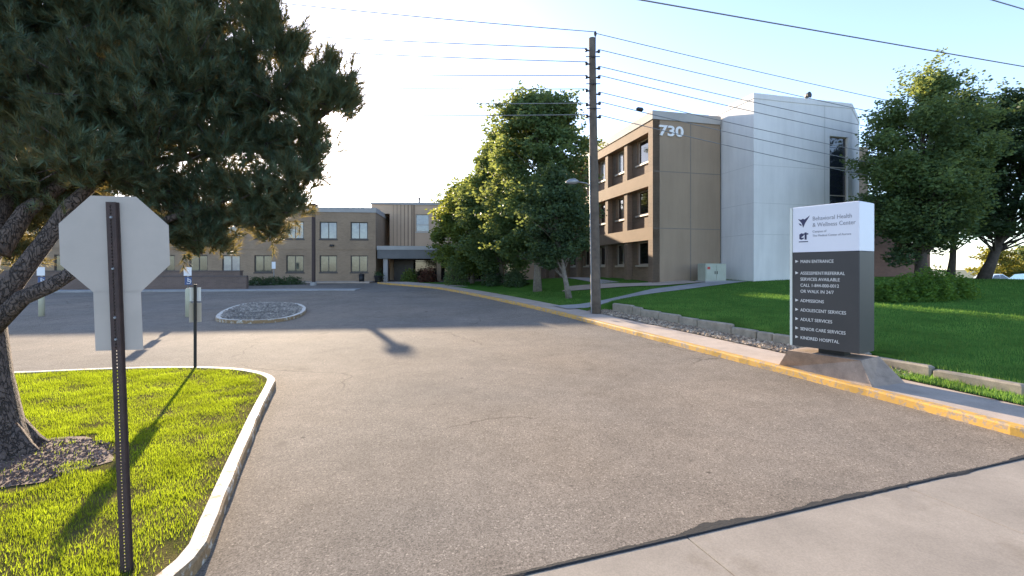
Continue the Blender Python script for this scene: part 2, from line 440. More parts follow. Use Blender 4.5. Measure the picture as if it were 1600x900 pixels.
# driveway asphalt: rows parallel to the street, running up to the right kerb
KDa = (KRs - g0) @ e_dir; KDb = (KRs - g0) @ b_dir
order = np.argsort(KDb[i0-6:]); kb = KDb[i0-6:][order]; ka = KDa[i0-6:][order]
rows = np.r_[np.linspace(0, 14, 29), np.linspace(15, 70, 56)]
cols_a = np.r_[np.linspace(-75, -20, 30), np.linspace(-19, 12, 80), np.linspace(13, 75, 40)]; V = []; na = len(cols_a)
for b in rows:
    end = np.interp(b, kb, ka) + .12 if b <= kb[-1] else ka[-1] + 14
    if b < kb[0]: end = 75
    for a in np.minimum(cols_a, end):
        q = g0 + a*e_dir + b*b_dir
        V.append((q[0], q[1], float(zr(q[1]))))
Fc = [(j*na+i, j*na+i+1, (j+1)*na+i+1, (j+1)*na+i) for j in range(len(rows)-1) for i in range(na-1)]
struct(mesh_obj('driveway', np.array(V), Fc, M['asphalt'], None, True))

# concrete gutter pan slabs and the street behind the camera
G = Frame(g0[0], g0[1], .945, .327)
mb = MB(); a = -70.2
off = float((np.array(bp(1110, 868)[:2]) - g0) @ e_dir)
a = off - 25*3.05
while a < 62:
    mb.bevbox(G, a+.005, a+3.045, -2.3, -.012, -.12, -.006, .004); a += 3.05
struct(mb.build('gutter_pan', M['gutter']))
mb = MB(); mb.box(G, -80, 80, -14, -2.31, -.2, -.03)
struct(mb.build('street', M['street_asphalt']))
# ragged tar seam between the asphalt and the gutter
n = 900; aa = np.linspace(-6, 12, n)
wob = np.cumsum(rng.normal(0, .012, n)); wob -= np.linspace(0, wob[-1], n)
def wander(sd, sc, pw):
    r_ = np.random.default_rng(sd); v_ = sum(np.interp(aa*f_, np.arange(-200, 400), r_.random(600))*w_ for f_, w_ in ((sc, .5), (sc*2.7, .3), (sc*9, .2)))
    return np.clip(v_, 0, 1)**pw
up = .006 + .11*wander(1, 1.1, 2.6) + .05*np.exp(-((aa-2.05)/.35)**2); lo_ = .012 + .055*wander(2, 1.7, 3.2)
V = []
for i in range(n):
    j = .012*rng.random()
    for bb, zz in ((-lo_[i]-j*.4, -.0035), (.002, .003), (up[i]+j, .003)):
        q = g0 + aa[i]*e_dir + bb*b_dir; V.append((q[0], q[1], (float(zr(q[1])) if zz > 0 else 0)+zz))
struct(mesh_obj('tar_seam', np.array(V), [f for i in range(n-1) for f in ((3*i, 3*i+3, 3*i+4, 3*i+1), (3*i+1, 3*i+4, 3*i+5, 3*i+2))], M['tar']))

# right kerb, walk, gravel bed, lawn
V, Fc = sweep_kerb(KRs, .2, zk, .15, side=-1)
struct(mesh_obj('yellow_kerb', V, Fc, M['yellow']))
def strip(P, d0, d1, nd, zf, skirt=None):
    V = []; F_ = []
    D0 = d0 if hasattr(d0, '__len__') else np.full(len(P), d0)
    for i, p in enumerate(P):
        for t in np.linspace(0, 1, nd+1):
            d = D0[i] + (d1 - D0[i]) * t
            q = p + d*e_dir; V.append((q[0], q[1], float(zf(q[0], q[1]))))
    k = nd+1
    for i in range(len(P)-1):
        for c in range(nd): F_.append((i*k+c, i*k+c+1, (i+1)*k+c+1, (i+1)*k+c))
    return np.array(V), F_
WALK = 1.45; GRAV = 2.5
V, Fc = strip(KD, .19, WALK+1.3, 6, lambda x, y: zr(y)+.142)
struct(mesh_obj('sidewalk', V, Fc, M['walk'], None, True))
KG = KD[(KD[:, 1] > 9.0) & (KD[:, 1] < 21)]
V, Fc = strip(KG, WALK, GRAV+.1, 4, lambda x, y: zr(y)+.162)
struct(mesh_obj('gravel_bed', V, Fc, M['soil'], None, True))
d0 = np.where(KD[:, 1] < 20.8, GRAV+.12, WALK); d0b = np.where(KD[:, 1] < 9.6, WALK, d0); d0 = np.where(KD[:, 1] < 9.6, 2.32, d0)
nd = 60
V = []; 
tt = np.linspace(0, 1, nd+1)**1.7
for i, p in enumerate(KD):
    q = p + (d0[i]-.02)*e_dir; V.append((q[0], q[1], float(zr(q[1]))+.08))
    for t in tt:
        q = p + (d0[i] + (44-d0[i])*t)*e_dir; V.append((q[0], q[1], float(lawn_z(*q))))
k = nd+2
Fc = [(i*k+c, i*k+c+1, (i+1)*k+c+1, (i+1)*k+c) for i in range(len(KD)-1) for c in range(nd+1)]
struct(mesh_obj('lawn', np.array(V), Fc, M['lawn_base']))
KV = KD[KD[:, 1] < 9.9]
V, Fc = strip(KV, WALK, 2.36, 3, lambda x, y: zr(y)+.168)
struct(mesh_obj('verge', V, Fc, M['lawn_base'], None, True))
def lawn_top(x, y):
    d = dk(np.asarray(x), np.asarray(y)); return np.where((np.asarray(y) < 10.4) & (d < 2.2), zr(y)+.17, lawn_z(x, y))

def on_lawn(u, v):
    Yq = 15.0
    for _ in range(80):
        Xq = (u-800)/F*Yq
        Yq = .6*Yq + .4*(CAMZ-float(lawn_z(Xq, Yq)))*F/max(v-HOR, 4)
    return np.array([(u-800)/F*Yq, Yq])
# footpath across the lawn to the entrance slab
def ribbon(P, w, zf, nseg=3):
    P = resample(chaikin(P, 2), .5); Nn = normals(P, False); V = []
    for i, p in enumerate(P):
        ww = w if not hasattr(w, '__len__') else np.interp(i/(len(P)-1), [0, 1], w)
        for t in np.linspace(-.5, .5, nseg+1):
            q = p + Nn[i]*ww*t; V.append((q[0], q[1], float(zf(*q))))
    k = nseg+1
    return np.array(V), [(i*k+c+1, i*k+c, (i+1)*k+c, (i+1)*k+c+1) for i in range(len(P)-1) for c in range(nseg)]
PA = np.array(KD[int(np.argmin(np.abs(KD[:,1]-22.3)))]) + e_dir*.9
PATH = [PA, (4.6, 23.6), (7.6, 25.2), (10.0, 26.6), (12.6, 27.8), (13.9, 28.4)]
V, Fc = ribbon(PATH, 1.5, lambda x, y: lawn_z(x, y)+.03)
struct(mesh_obj('footpath', V, Fc, M['path'], None, True))
SL = Frame(8.98, 29.4, 1, .25)
mb = MB()
V, Fc = ribbon([(3.6, 30.6), (6.5, 29.2), (9.0, 28.6), (11.5, 29.2)], 1.8, lambda x, y: lawn_z(x, y)+.05, 4)
struct(mesh_obj('entrance_slab', V, Fc, M['walk'], None, True))
V, Fc = ribbon([SL.p(-2.0, 2, 0)[:2], SL.p(-2.0, 12, 0)[:2], SL.p(-2, 24, 0)[:2]], 1.4, lambda x, y: lawn_z(x, y)+.03, 2)
struct(mesh_obj('side_path', V, Fc, M['path'], None, True))

# ---- stones scattered as ground cover
def stones(name, P, zf, mat_, smin, smax, label, cat):
    n = len(P)
    oct_ = np.array([(1,0,0),(0,1,0),(-1,0,0),(0,-1,0),(0,0,1),(0,0,-1)], float)
    tri = np.array([(0,1,4),(1,2,4),(2,3,4),(3,0,4)])
    s = smin + (smax-smin)*rng.random(n)**2
    th = rng.random(n)*6.28
    base = oct_[tri].reshape(-1, 3)                      # 12 corners
    j = 1 + rng.normal(0, .25, (n, 6, 3)); pts = oct_[None]*j
    V = pts[:, tri.ravel(), :] * s[:, None, None] * np.array([1, .8, .6])
    c, si = np.cos(th)[:, None], np.sin(th)[:, None]
    x = V[..., 0]*c - V[..., 1]*si; y = V[..., 0]*si + V[..., 1]*c
    V = np.stack([x + P[:, 0:1], y + P[:, 1:2], V[..., 2] + zf(P[:, 0], P[:, 1])[:, None]], -1)
    # weld per stone so that each stone is one island
    me_o = mesh_obj(name, np.concatenate([(pts*s[:, None, None]*np.array([1,.8,.7]))[:, :, 0:1]*c[:, None]-(pts*s[:, None, None]*np.array([1,.8,.7]))[:, :, 1:2]*si[:, None]+P[:, None, 0:1],
        (pts*s[:, None, None]*np.array([1,.8,.7]))[:, :, 0:1]*si[:, None]+(pts*s[:, None, None]*np.array([1,.8,.7]))[:, :, 1:2]*c[:, None]+P[:, None, 1:2],
        (pts*s[:, None, None]*np.array([1,.8,.7]))[:, :, 2:3]+zf(P[:, 0], P[:, 1])[:, None, None]], -1).reshape(-1, 3),
        [(6*i+a, 6*i+b, 6*i+c_) for i in range(n) for a, b, c_ in ((0,1,4),(1,2,4),(2,3,4),(3,0,4))], mat_)
    return stuff(me_o, label, cat)
n = 5200
k = rng.integers(0, len(KG)-1, n); t = rng.random(n)
P = KG[k]*(1-t)[:, None] + KG[k+1]*t[:, None] + (WALK+.02 + rng.random(n)*(GRAV-WALK))[:, None]*e_dir
stones('gravel', P, lambda x, y: zr(y)+.165, M['gravel_a'], .025, .085, 'loose tan gravel filling the bed behind the sidewalk', 'gravel')

# low concrete edging behind the gravel, two runs
def edging(name, P, label, h=.2, w=.2, seed=1):
    r = random.Random(seed); mb = MB()
    P = np.array(P)
    L = np.r_[0, np.cumsum(np.linalg.norm(np.diff(P, axis=0), axis=1))]; s = 0
    while s < L[-1]-.2:
        ln = min(r.uniform(.5, 1.5), L[-1]-s)
        a = np.array([np.interp(s, L, P[:, k]) for k in (0, 1)]); b = np.array([np.interp(s+ln-.02, L, P[:, k]) for k in (0, 1)])
        d = b-a; fr = Frame(a[0], a[1], d[0], d[1])
        z = float(lawn_z(*(.5*(a+b) + e_dir*.4))) + r.uniform(-.035, .03)
        z0 = float(zr(a[1]))
        mb.bevbox(fr, 0, np.linalg.norm(d), -w/2+r.uniform(-.015, .015), w/2, z0-.05, max(z-.02, z0+.22), .035)
        s += ln
    return tag(mb.build(name, M['edging']), label, 'edging')
KE = np.array([p + GRAV*e_dir for p in KD if 10.2 < p[1] < 20.6])
edging('block_edging', KE[::-1], 'long low pale block edging between gravel bed and lawn', seed=2)

# left island: kerb, lawn, blades
KL = [bp(u, v)[:2] for u, v in [(318, 900), (345, 822), (378, 733), (410, 650), (431, 606)]]
KL += [bp(u, v, .13)[:2] for u, v in [(432, 588), (412, 580), (372, 574), (305, 571.5), (200, 573), (100, 577), (40, 580)]]
KL += [(-14, 10.1), (-22, 8.6), (-24, 5), (-22, -3.3), (-8, 1.05), (-3.6, 2.55), (-2.75, 2.95)]
ISL = resample(np.vstack([chaikin(KL, 2, True), chaikin(KL, 2, True)[:1]]), .25)[:-1]
V, Fc = sweep_kerb(ISL, .17, zk, .13, True, side=1)
struct(mesh_obj('white_kerb', V, Fc, M['white_kerb']))
IN = ISL + normals(ISL, True)*.165
def inside(poly, P):
    x, y = P[:, 0], P[:, 1]; r = np.zeros(len(P), bool); n = len(poly)
    for i in range(n):
        x1, y1 = poly[i]; x2, y2 = poly[(i+1) % n]
        c = ((y1 > y) != (y2 > y)) & (x < (x2-x1)*(y-y1)/(y2-y1+1e-12)+x1); r ^= c
    return r
def isl_z(x, y): return zr(y) + .125 + .05*np.exp(-((np.asarray(x)+6.4)**2+(np.asarray(y)-5.6)**2)/1.2)
import bmesh
def fill(name, poly, zf, mat_):
    bm = bmesh.new()
    vs = [bm.verts.new((p[0], p[1], 0)) for p in poly]
    es = [bm.edges.new((vs[i], vs[(i+1) % len(vs)])) for i in range(len(vs))]
    bmesh.ops.triangle_fill(bm, use_beauty=True, edges=es)
    bmesh.ops.recalc_face_normals(bm, faces=bm.faces)
    for _ in range(2): bmesh.ops.subdivide_edges(bm, edges=[e for e in bm.edges if e.calc_length() > .7], cuts=1, use_grid_fill=True)
    bmesh.ops.triangulate(bm, faces=bm.faces)
    for v in bm.verts: v.co.z = float(zf(v.co.x, v.co.y))
    bm.normal_update()
    if sum(f.normal.z for f in bm.faces) < 0: bmesh.ops.reverse_faces(bm, faces=bm.faces)
    me = bpy.data.meshes.new(name); bm.to_mesh(me); bm.free()
    return link(name, me, mat_, None)
struct(fill('grass_island', IN, isl_z, mat('thatch_soil', (.16,.125,.055), (.07,.075,.022), 3, 1, spec=0, bscale=40, bst=.8, bdist=.03)))
def blades(name, P, zf, h0, h1, w, mat_, label, lean=.5):
    n = len(P); th = rng.random(n)*6.283; h = h0+(h1-h0)*rng.random(n)**1.5; ww = w*(.6+.8*rng.random(n))
    z = zf(P[:, 0], P[:, 1]) - .008
    ph = rng.random(n)*6.283; ln = lean*h*rng.random(n)
    dx, dy = np.cos(th)*ww/2, np.sin(th)*ww/2
    V = np.empty((n, 3, 3))
    V[:, 0] = np.stack([P[:, 0]-dx, P[:, 1]-dy, z], 1); V[:, 1] = np.stack([P[:, 0]+dx, P[:, 1]+dy, z], 1)
    V[:, 2] = np.stack([P[:, 0]+np.cos(ph)*ln, P[:, 1]+np.sin(ph)*ln, z+h], 1)
    return stuff(fast_obj(name, V.reshape(-1, 3), 3, mat_), label, 'grass')
n = 800000
P = np.stack([-11.5 + 9.6*rng.random(n), 2.6+8.6*rng.random(n)], 1)
keep = inside(IN, P) & (P[:, 0]/P[:, 1] > -1.45)
P = P[keep]
dist = np.hypot((P[:, 0]+5.95)/1.0, (P[:, 1]-5.6)/.75)
P = P[(dist > .95 + .35*np.sin(P[:, 0]*5)*np.sin(P[:, 1]*6)) | (rng.random(len(P)) < .06)]
clump = np.sin(P[:, 0]*4.1+1.3*np.sin(P[:, 1]*3.3))*np.sin(P[:, 1]*4.7+np.sin(P[:, 0]*2.9))
P = P[rng.random(len(P)) < .55+.45*clump]
de = np.min(np.hypot(P[:, None, 0]-IN[None, ::2, 0], P[:, None, 1]-IN[None, ::2, 1]), 1) if len(P) < 1 else np.full(len(P), 9.)
for q_ in IN: de = np.minimum(de, np.hypot(P[:, 0]-q_[0], P[:, 1]-q_[1]))
P = P[rng.random(len(P)) < .25 + .75*smooth(.08, .38, de + .09*np.sin(P[:, 0]*9)*np.sin(P[:, 1]*7))]
hs = 1
blades('grass', P, isl_z, .022, .068, .0065, M['grass'], 'sunlit short yellow green grass on the kerbed island')
n = 330000
k = rng.integers(0, len(KD)-1, n); dd = d0b[k] + 24*rng.random(n)**1.6
P = KD[k]*(1-rng.random(n))[:, None] + 0
t = rng.random(n); P = KD[k]*(1-t)[:, None] + KD[k+1]*t[:, None] + dd[:, None]*e_dir
sel = (P[:, 1] < 32) & (P[:, 0]/P[:, 1] < 1.25) & (rng.random(n) < np.clip(13/np.maximum(P[:, 1], 8), 0, 1))
P = P[sel]
pr = resample(PATH, .2)
ok = np.ones(len(P), bool)
for q in pr: ok &= np.hypot(P[:, 0]-q[0], P[:, 1]-q[1]) > .78
pr2 = resample([(3.6, 30.6), (6.5, 29.2), (9.0, 28.6), (11.5, 29.2)], .3)
for q in pr2: ok &= np.hypot(P[:, 0]-q[0], P[:, 1]-q[1]) > 1.0
loc = (P - np.array([8.98, 29.4]))
ok &= ~((loc @ np.array(SL.ey) > -.1) & (loc @ np.array(SL.ex) > -.1))
P = P[ok]
blades('lawn_grass', P, lawn_top, .05, .11, .014, M['grass_cool'], 'shaded deep green mown grass of the lawn right of the driveway')

# ------------------------------------------------------------------ traffic island in the lot
TI = [bp(u, v)[:2] for u, v in [(331, 501), (352, 505.5), (400, 506), (440, 503.5), (470, 496), (481, 487), (474, 479.5), (455, 476.5), (420, 475.5), (380, 477.5), (350, 487)]]
TIs = resample(np.vstack([chaikin(TI, 2, True), chaikin(TI, 2, True)[:1]]), .25)[:-1]
V, Fc = sweep_kerb(TIs, .2, zk, .14, True, side=1)
struct(mesh_obj('lot_island_kerb', V, Fc, M['white_kerb']))
TIn = TIs + normals(TIs, True)*.195
struct(fill('lot_island', TIn, lambda x, y: zr(y)+.12, M['soil']))
mn, mx = TIn.min(0), TIn.max(0); P = mn + (mx-mn)*rng.random((5000, 2)); P = P[inside(TIn, P)]
stones('grey_gravel', P, lambda x, y: zr(y)+.13, M['gravel_b'], .03, .1, 'grey gravel heaped inside the oval kerbed island', 'gravel')

# ------------------------------------------------------------------ trees
def rot_from_z(d):
    d = d/np.linalg.norm(d, axis=1)[:, None]
    a = np.where(np.abs(d[:, 2:3]) < .95, np.array([[0, 0, 1.]]), np.array([[1., 0, 0]]))
    x = np.cross(a, d); x /= np.linalg.norm(x, axis=1)[:, None]
    return np.stack([x, np.cross(d, x), d], -1)
def leaf_quads(C, size, flat=.0):
    n = len(C); d = rng.normal(0, 1, (n, 3)); d[:, 2] = d[:, 2]*(1-flat) + flat*1.2
    Rm = rot_from_z(d); s = size*(.6+.8*rng.random(n))
    q = np.array([(-.5, 0, 0), (0, -.33, .06), (.5, 0, 0), (0, .33, .06)])
    V = np.einsum('nij,nkj->nki', Rm, q[None]*s[:, None, None]) + C[:, None]
    return V.reshape(-1, 3)
def limb(mb, a, b, r0, r1, bend=.15, n=6, seg=6):
    a = np.array(a, float); b = np.array(b, float); L = np.linalg.norm(b-a)
    off = rng.normal(0, bend*L*.5, 3); off[2] = -abs(off[2])*.5
    pts = [a+(b-a)*t + off*math.sin(math.pi*t)*.6 for t in np.linspace(0, 1, seg)]
    mb.tube(pts, list(np.linspace(r0, r1, seg)), n)
    return pts
def broad_tree(name, base, height, prof, mat_, bark, label, nclump=90, leaves=150, lsize=.2, csize=.75, lean=(0, 0), trunk_r=.25, cat='tree', group=None, lowest=.18, fork=True, gapfrac=.0):
    """prof: list of (h fraction, radius) describing the crown's half width"""
    x, y, z = base
    t = thing(name, label, cat, base, group)
    hs = np.array([p[0] for p in prof]); rs = np.array([p[1] for p in prof])
    ax = lambda h: np.array([x+lean[0]*min(h*2, 1), y+lean[1]*min(h*2, 1), z+h*height])
    C = []
    while len(C) < nclump:
        h = hs[0] + (hs[-1]-hs[0])*rng.random()
        r = np.interp(h, hs, rs)
        if rng.random() > (r/rs.max())**.8 + .05: continue
        a = rng.random()*6.283; q = math.sqrt(.12 + .88*rng.random())
        lump = 1 + .15*math.sin(3*a+h*9+x) + .1*math.sin(5*a-h*17)
        C.append(ax(h) + np.array([math.cos(a), math.sin(a), 0])*r*q*lump*.92)
    C = np.array(C)
    mb = MB()
    tp = [ax(hh) + np.array([rng.normal(0, .05), rng.normal(0, .05), 0])*hh*2 for hh in np.linspace(0, .88, 9)]
    tp[0] = np.array(base) - np.array([0, 0, .1])
    mb.tube(tp, [trunk_r*(1.35 if i == 0 else 1)*(1-.9*i/8)+.015 for i in range(9)], 9)
    for c in C[rng.permutation(len(C))[:int(nclump*.6)]]:
        hh = max(lowest*.8, (c[2]-z)/height - .12 - .1*rng.random()); s = ax(min(hh, .85))
        limb(mb, s, c, max(.02, trunk_r*.32*(1-hh)), .012, .12, 5, 5)
    mb.build('trunk', bark, t, True)
    L = []
    for c in C:
        m = int(leaves*(.55+.9*rng.random())); cs = csize*(.6+.75*rng.random())
        p = rng.normal(0, 1, (m, 3)); p /= np.linalg.norm(p, axis=1)[:, None]; p *= (rng.random(m)**.45)[:, None]
        p *= np.array([1.1, 1.1, .75])*cs
        L.append(c+p)
    # loose sprays poking out of the outline
    for c in C[rng.permutation(len(C))[:nclump//2]]:
        o = c - ax((c[2]-z)/height); o[2] = abs(rng.normal(0, .6)); o /= np.linalg.norm(o)+1e-6
        m = 34; L.append(c + o*(csize*(.8+.9*rng.random(m)))[:, None] + rng.normal(0, .13, (m, 3)))
    L = np.concatenate(L)
    fast_obj('crown', leaf_quads(L, lsize), 4, mat_, t)
    return t
def lz(x, y): return float(lawn_z(x, y))
def at(u, Yd): return (u-800)/F*Yd
# trees in front of the brick wing
broad_tree('tall_tree', (1.75, 31.5, lz(1.6, 31.5)), 13.4, [(.2, 2.4), (.3, 3.2), (.42, 3.4), (.6, 3.3), (.78, 3.0), (.92, 2.3), (1.0, .9)], M['leaf'], M['bark_grey'],
           'tallest green tree with rounded peak left of the utility pole', 260, 240, .22, .88, trunk_r=.24)
broad_tree('bushy_tree', (-3.7, 43, float(lz(-3.7, 43))), 9.9, [(.1, 2.0), (.25, 3.2), (.5, 3.3), (.75, 2.7), (.95, 1.4)], M['leaf_light'], M['bark_grey'],
           'lower yellow green bushy tree beside the covered entrance', 150, 210, .24, .85, trunk_r=.17)
broad_tree('leaning_tree', (3.35, 26.9, lz(3.35, 26.9)), 7.6, [(.22, .9), (.4, 1.75), (.65, 1.7), (.85, 1.1), (1, .4)], M['leaf_dark'], M['bark_grey'],
           'small dark tree with pale leaning trunk in front of brick windows', 80, 190, .19, .65, lean=(-.75, .3), trunk_r=.15)
broad_tree('shade_tree', (-.9, 38.5, lz(-.2, 38.5)), 12.6, [(.1, 2.0), (.3, 3.3), (.55, 3.2), (.75, 2.4), (.9, 1.4), (1, .5)], M['leaf'], M['bark_grey'],
           'dark green tree half hidden between the tallest tree and bushy tree', 190, 230, .23, .88, trunk_r=.2)
# trees right of the white tower
broad_tree('tall_spruce_tree', (22.75, 25.6, lz(22.75, 25.6)), 11.6, [(.2, 1.9), (.3, 2.6), (.5, 2.9), (.66, 2.8), (.8, 1.9), (.9, 1.2), (1, .3)], M['leaf'], M['bark_dark'],
           'tallest tree right of the white tower with yellowish pointed top', 190, 290, .155, .78, trunk_r=.26, lowest=.15)
broad_tree('dark_tree', (27.2, 28.6, lz(27.2, 28.6)), 11.4, [(.28, 1.7), (.42, 2.2), (.65, 2.1), (.85, 1.4), (1, .4)], M['leaf_dark'], M['bark_dark'],
           'middle dark blue green tree on slim tilted trunk right of tower', 160, 280, .155, .75, lean=(.6, 0), trunk_r=.17)
broad_tree('spreading_tree', (27.6, 27.0, lz(27.6, 27.0)), 10.7, [(.26, 2.6), (.4, 3.5), (.6, 3.3), (.8, 2.5), (1, .6)], M['leaf_dark'], M['bark_dark'],
           'rightmost spreading dark tree at the edge of the lawn', 190, 270, .16, .8, lean=(2.1, -.2), trunk_r=.25)
broad_tree('lower_tree', (22.6, 25.6, lz(22.6, 25.6)), 6.4, [(.2, 1.2), (.45, 1.7), (.7, 1.5), (1, .4)], M['leaf_dark'], M['bark_dark'],
           'short dense tree crowding the red brick wall beside the tower', 60, 200, .18, .65, trunk_r=.1)
# far trees past the parking area
for (u, Yd, h, lab, m_) in [(1548, 70, 4.6, 'golden far tree low behind the parked cars', 'leaf_gold'), (1588, 74, 5.4, 'golden far tree at the right end behind the cars', 'leaf_gold'),
                        (1625, 66, 5.6, 'far olive tree just past the golden trees', 'leaf')]:
    xx = at(u, Yd); broad_tree('far_tree', (xx, Yd, float(terrain_z(xx, Yd))-.1), h, [(.1, 1.8), (.4, 2.8), (.7, 2.4), (1, .7)], M[m_], M['bark_dark'], lab, 35, 110, .32, .9, trunk_r=.16, group='trees beyond the parking area')

# bushes
def shrub(name, c, rad, mat_, label, n=2600, ls=.09, group=None):
    x, y, z = c
    t = thing(name, label, 'shrub', c, group)
    d = rng.normal(0, 1, (n, 3)); d /= np.linalg.norm(d, axis=1)[:, None]; d[:, 2] = np.abs(d[:, 2])
    a = np.arctan2(d[:, 1], d[:, 0])
    r = (.45+.55*rng.random(n)**.5)*(1+.16*np.sin(4*a+x*3)+.1*np.sin(9*a+d[:, 2]*5+y)+rng.normal(0, .05, n))
    P = np.array(c) + d*r[:, None]*np.array(rad)
    fast_obj('foliage', leaf_quads(P, ls), 4, mat_, t)
    mb = MB()
    for k in range(9):
        a = rng.random()*6.283; mb.tube([(x, y, z-.03), (x+math.cos(a)*rad[0]*.3, y+math.sin(a)*rad[1]*.3, z+rad[2]*.4), (x+math.cos(a)*rad[0]*.6, y+math.sin(a)*rad[1]*.6, z+rad[2]*.7)], [.02, .013, .005], 5)
    mb.build('stem', M['bark_dark'], t)
    return t
hx = [(1392, .62, 19.0), (1425, .85, 18.9), (1458, 1.0, 19.0), (1488, .75, 19.2)]
for i, (u, h, Yd) in enumerate(hx):
    x = at(u, Yd)
    shrub('hedge_bush', (x, Yd, lz(x, Yd)), (.78, .66, h*1.25), M['hedge'],
          ['low hedge bush nearest the monument sign, left end of hedge', 'second hedge bush from the monument sign', 'tallest feathery hedge bush in the lawn hedge', 'right end bush of the lawn hedge'][i], 3600, .1, 'hedge bushes on the lawn')
for i, (u, v, Yd, r, h, m_, lab) in enumerate([
    (712, 440, 40, 1.1, 2.4, 'leaf', 'dark green shrub under the bushy tree beside the entrance'),
    (770, 440, 38.0, .9, 1.5, 'leaf_dark', 'dark round shrub at the foot of the shade tree'),
    (806, 440, 35.5, .9, 1.3, 'leaf_dark', 'low dark shrub left of the tallest tree trunk'),
    (668, 438, 46.2, .9, 1.5, 'shrub_red', 'reddish shrub in front of the entrance glass, right of two'),
    (640, 438, 46.4, .8, 1.3, 'leaf_light', 'pale green shrub in front of the entrance glass, left of two')]):
    x = at(u, Yd); z = lz(x, Yd) if i < 3 else float(zr(Yd))
    shrub('entrance_shrub', (x, Yd, z), (r, r, h), M[m_], lab, 1500, .16, 'shrubs near the entrance')
for i, u in enumerate([402, 428, 455]):
    Yd = 41.5 + i*.6; x = at(u, Yd)
    shrub('low_shrub', (x, Yd, float(zr(Yd))), (1.1, .7, .75), M['leaf_dark'], ['low dark shrub beside the end of the brick garden wall', 'low dark shrub below the small white sign', 'low dark shrub left of the lamp post base'][i], 1200, .12, 'low shrubs along the two storey wing')

# ------------------------------------------------------------------ pine
PINE = (-6.6, 5.75, .15)
pine = thing('pine_tree', 'large dark pine with thick leaning trunk and low limbs beside the stop sign', 'tree', PINE)
def px(u, v, Yd): return np.array([(u-800)/F*Yd, Yd, CAMZ+(HOR-v)/F*Yd])
mb = MB()
tr = [(-6.6, 5.75, .0), (-6.63, 5.76, .18), (-6.7, 5.78, .5), (-6.8, 5.82, 1.1), (-6.92, 5.9, 1.75), (-7.1, 6.0, 2.4), (-7.1, 6.3, 3.6), (-6.6, 6.6, 5.2), (-6.4, 6.8, 7.2), (-6.3, 6.9, 9.3)]
mb.tube(tr, [.56, .47, .41, .35, .31, .27, .23, .18, .12, .04], 18)
for k in range(9):     # root flare
    a = k*.7+.2; mb.tube([(-6.68+.3*math.cos(a), 5.76+.3*math.sin(a), .5), (-6.64+.43*math.cos(a), 5.76+.43*math.sin(a), .2), (-6.6+.62*math.cos(a), 5.76+.62*math.sin(a), .06)], [.12, .13, .05], 7)
L1 = [np.array((-6.8, 5.9, 1.75)), px(22, 440, 5.9), px(72, 375, 6.0), px(105, 325, 6.15), px(165, 270, 6.4), px(250, 215, 6.7), px(330, 160, 6.9)]
mb.tube(L1, [.14, .115, .10, .085, .07, .05, .03], 10)
L2 = [np.array((-6.75, 5.85, 1.6)), px(35, 465, 5.85), px(80, 446, 5.9), px(130, 415, 6.1), px(210, 360, 6.5), px(300, 330, 6.8), px(390, 300, 7)]
mb.tube(L2, [.12, .10, .09, .075, .06, .04, .02], 10)
L3 = [np.array((-6.75, 6.05, 2.7)), px(40, 330, 6.3), px(120, 270, 6.7), px(260, 250, 7), px(400, 230, 7.1), px(490, 190, 7.1)]
mb.tube(L3, [.12, .10, .08, .06, .04, .02], 9)
BL = [(60,40,6.5,1.2),(180,30,6.8,1.2),(300,30,7,1.0),(318,50,7,.55),(60,160,6.2,1.15),(170,150,6.3,1.15),(280,150,6.6,1.0),(365,160,7,.66),(425,165,7,.6),(475,175,7,.42),(515,165,7,.28),
      (505,135,7,.2),(535,160,7,.18),(415,45,7,.25),(395,80,7,.35),(440,85,7,.25),(385,120,7,.35),(40,260,6.5,.85),(130,245,6,.9),(240,235,6.5,.9),(335,235,6.8,.7),(415,225,7,.55),(470,215,7,.38),
      (455,285,7,.38),(400,300,7,.5),(345,300,7,.5),(300,345,7,.42),(325,375,7,.33),(455,330,7,.2),(390,345,7,.3),(430,250,7.2,.5),(290,300,6.9,.55),(200,290,6.6,.6),(60,320,6.6,.5),(20,345,7,.5),(245,310,6.8,.5),
      (100,-100,7,1.5),(250,-80,7,1.1),(320,-60,7,.7),(-60,100,7,1.4),(-100,250,7,1.2),(-80,-80,7.5,1.5),(150,100,8.3,1.4),(290,110,8.2,1.15),(60,200,8.3,1.2),(60,-220,7.2,1.5),(200,-180,7.4,1.2),(110,-330,7.1,1.2),(-150,-100,7,1.5),
      (290,350,7.1,.5),(345,350,7.2,.45),(400,340,7.2,.45),(450,320,7.2,.35),(310,385,7.1,.28),(275,375,7,.3),(345,385,7.2,.22),(420,365,7.2,.25),(480,270,7.2,.35),(495,235,7.1,.3),(20,395,7.6,.42),(70,345,7.6,.42),(-30,330,7.4,.5),(140,335,7.4,.4),(110,300,7.2,.5),(0,300,7,.55),(370,200,7.9,.75),(210,210,7.8,1.0),(120,300,7.6,.6)]
Cs = []; Ds = []
allL = [np.array(p) for p in L1[2:]+L2[3:]+L3[1:]] + [np.array(p) for p in tr[5:]]
AL = np.array(allL)
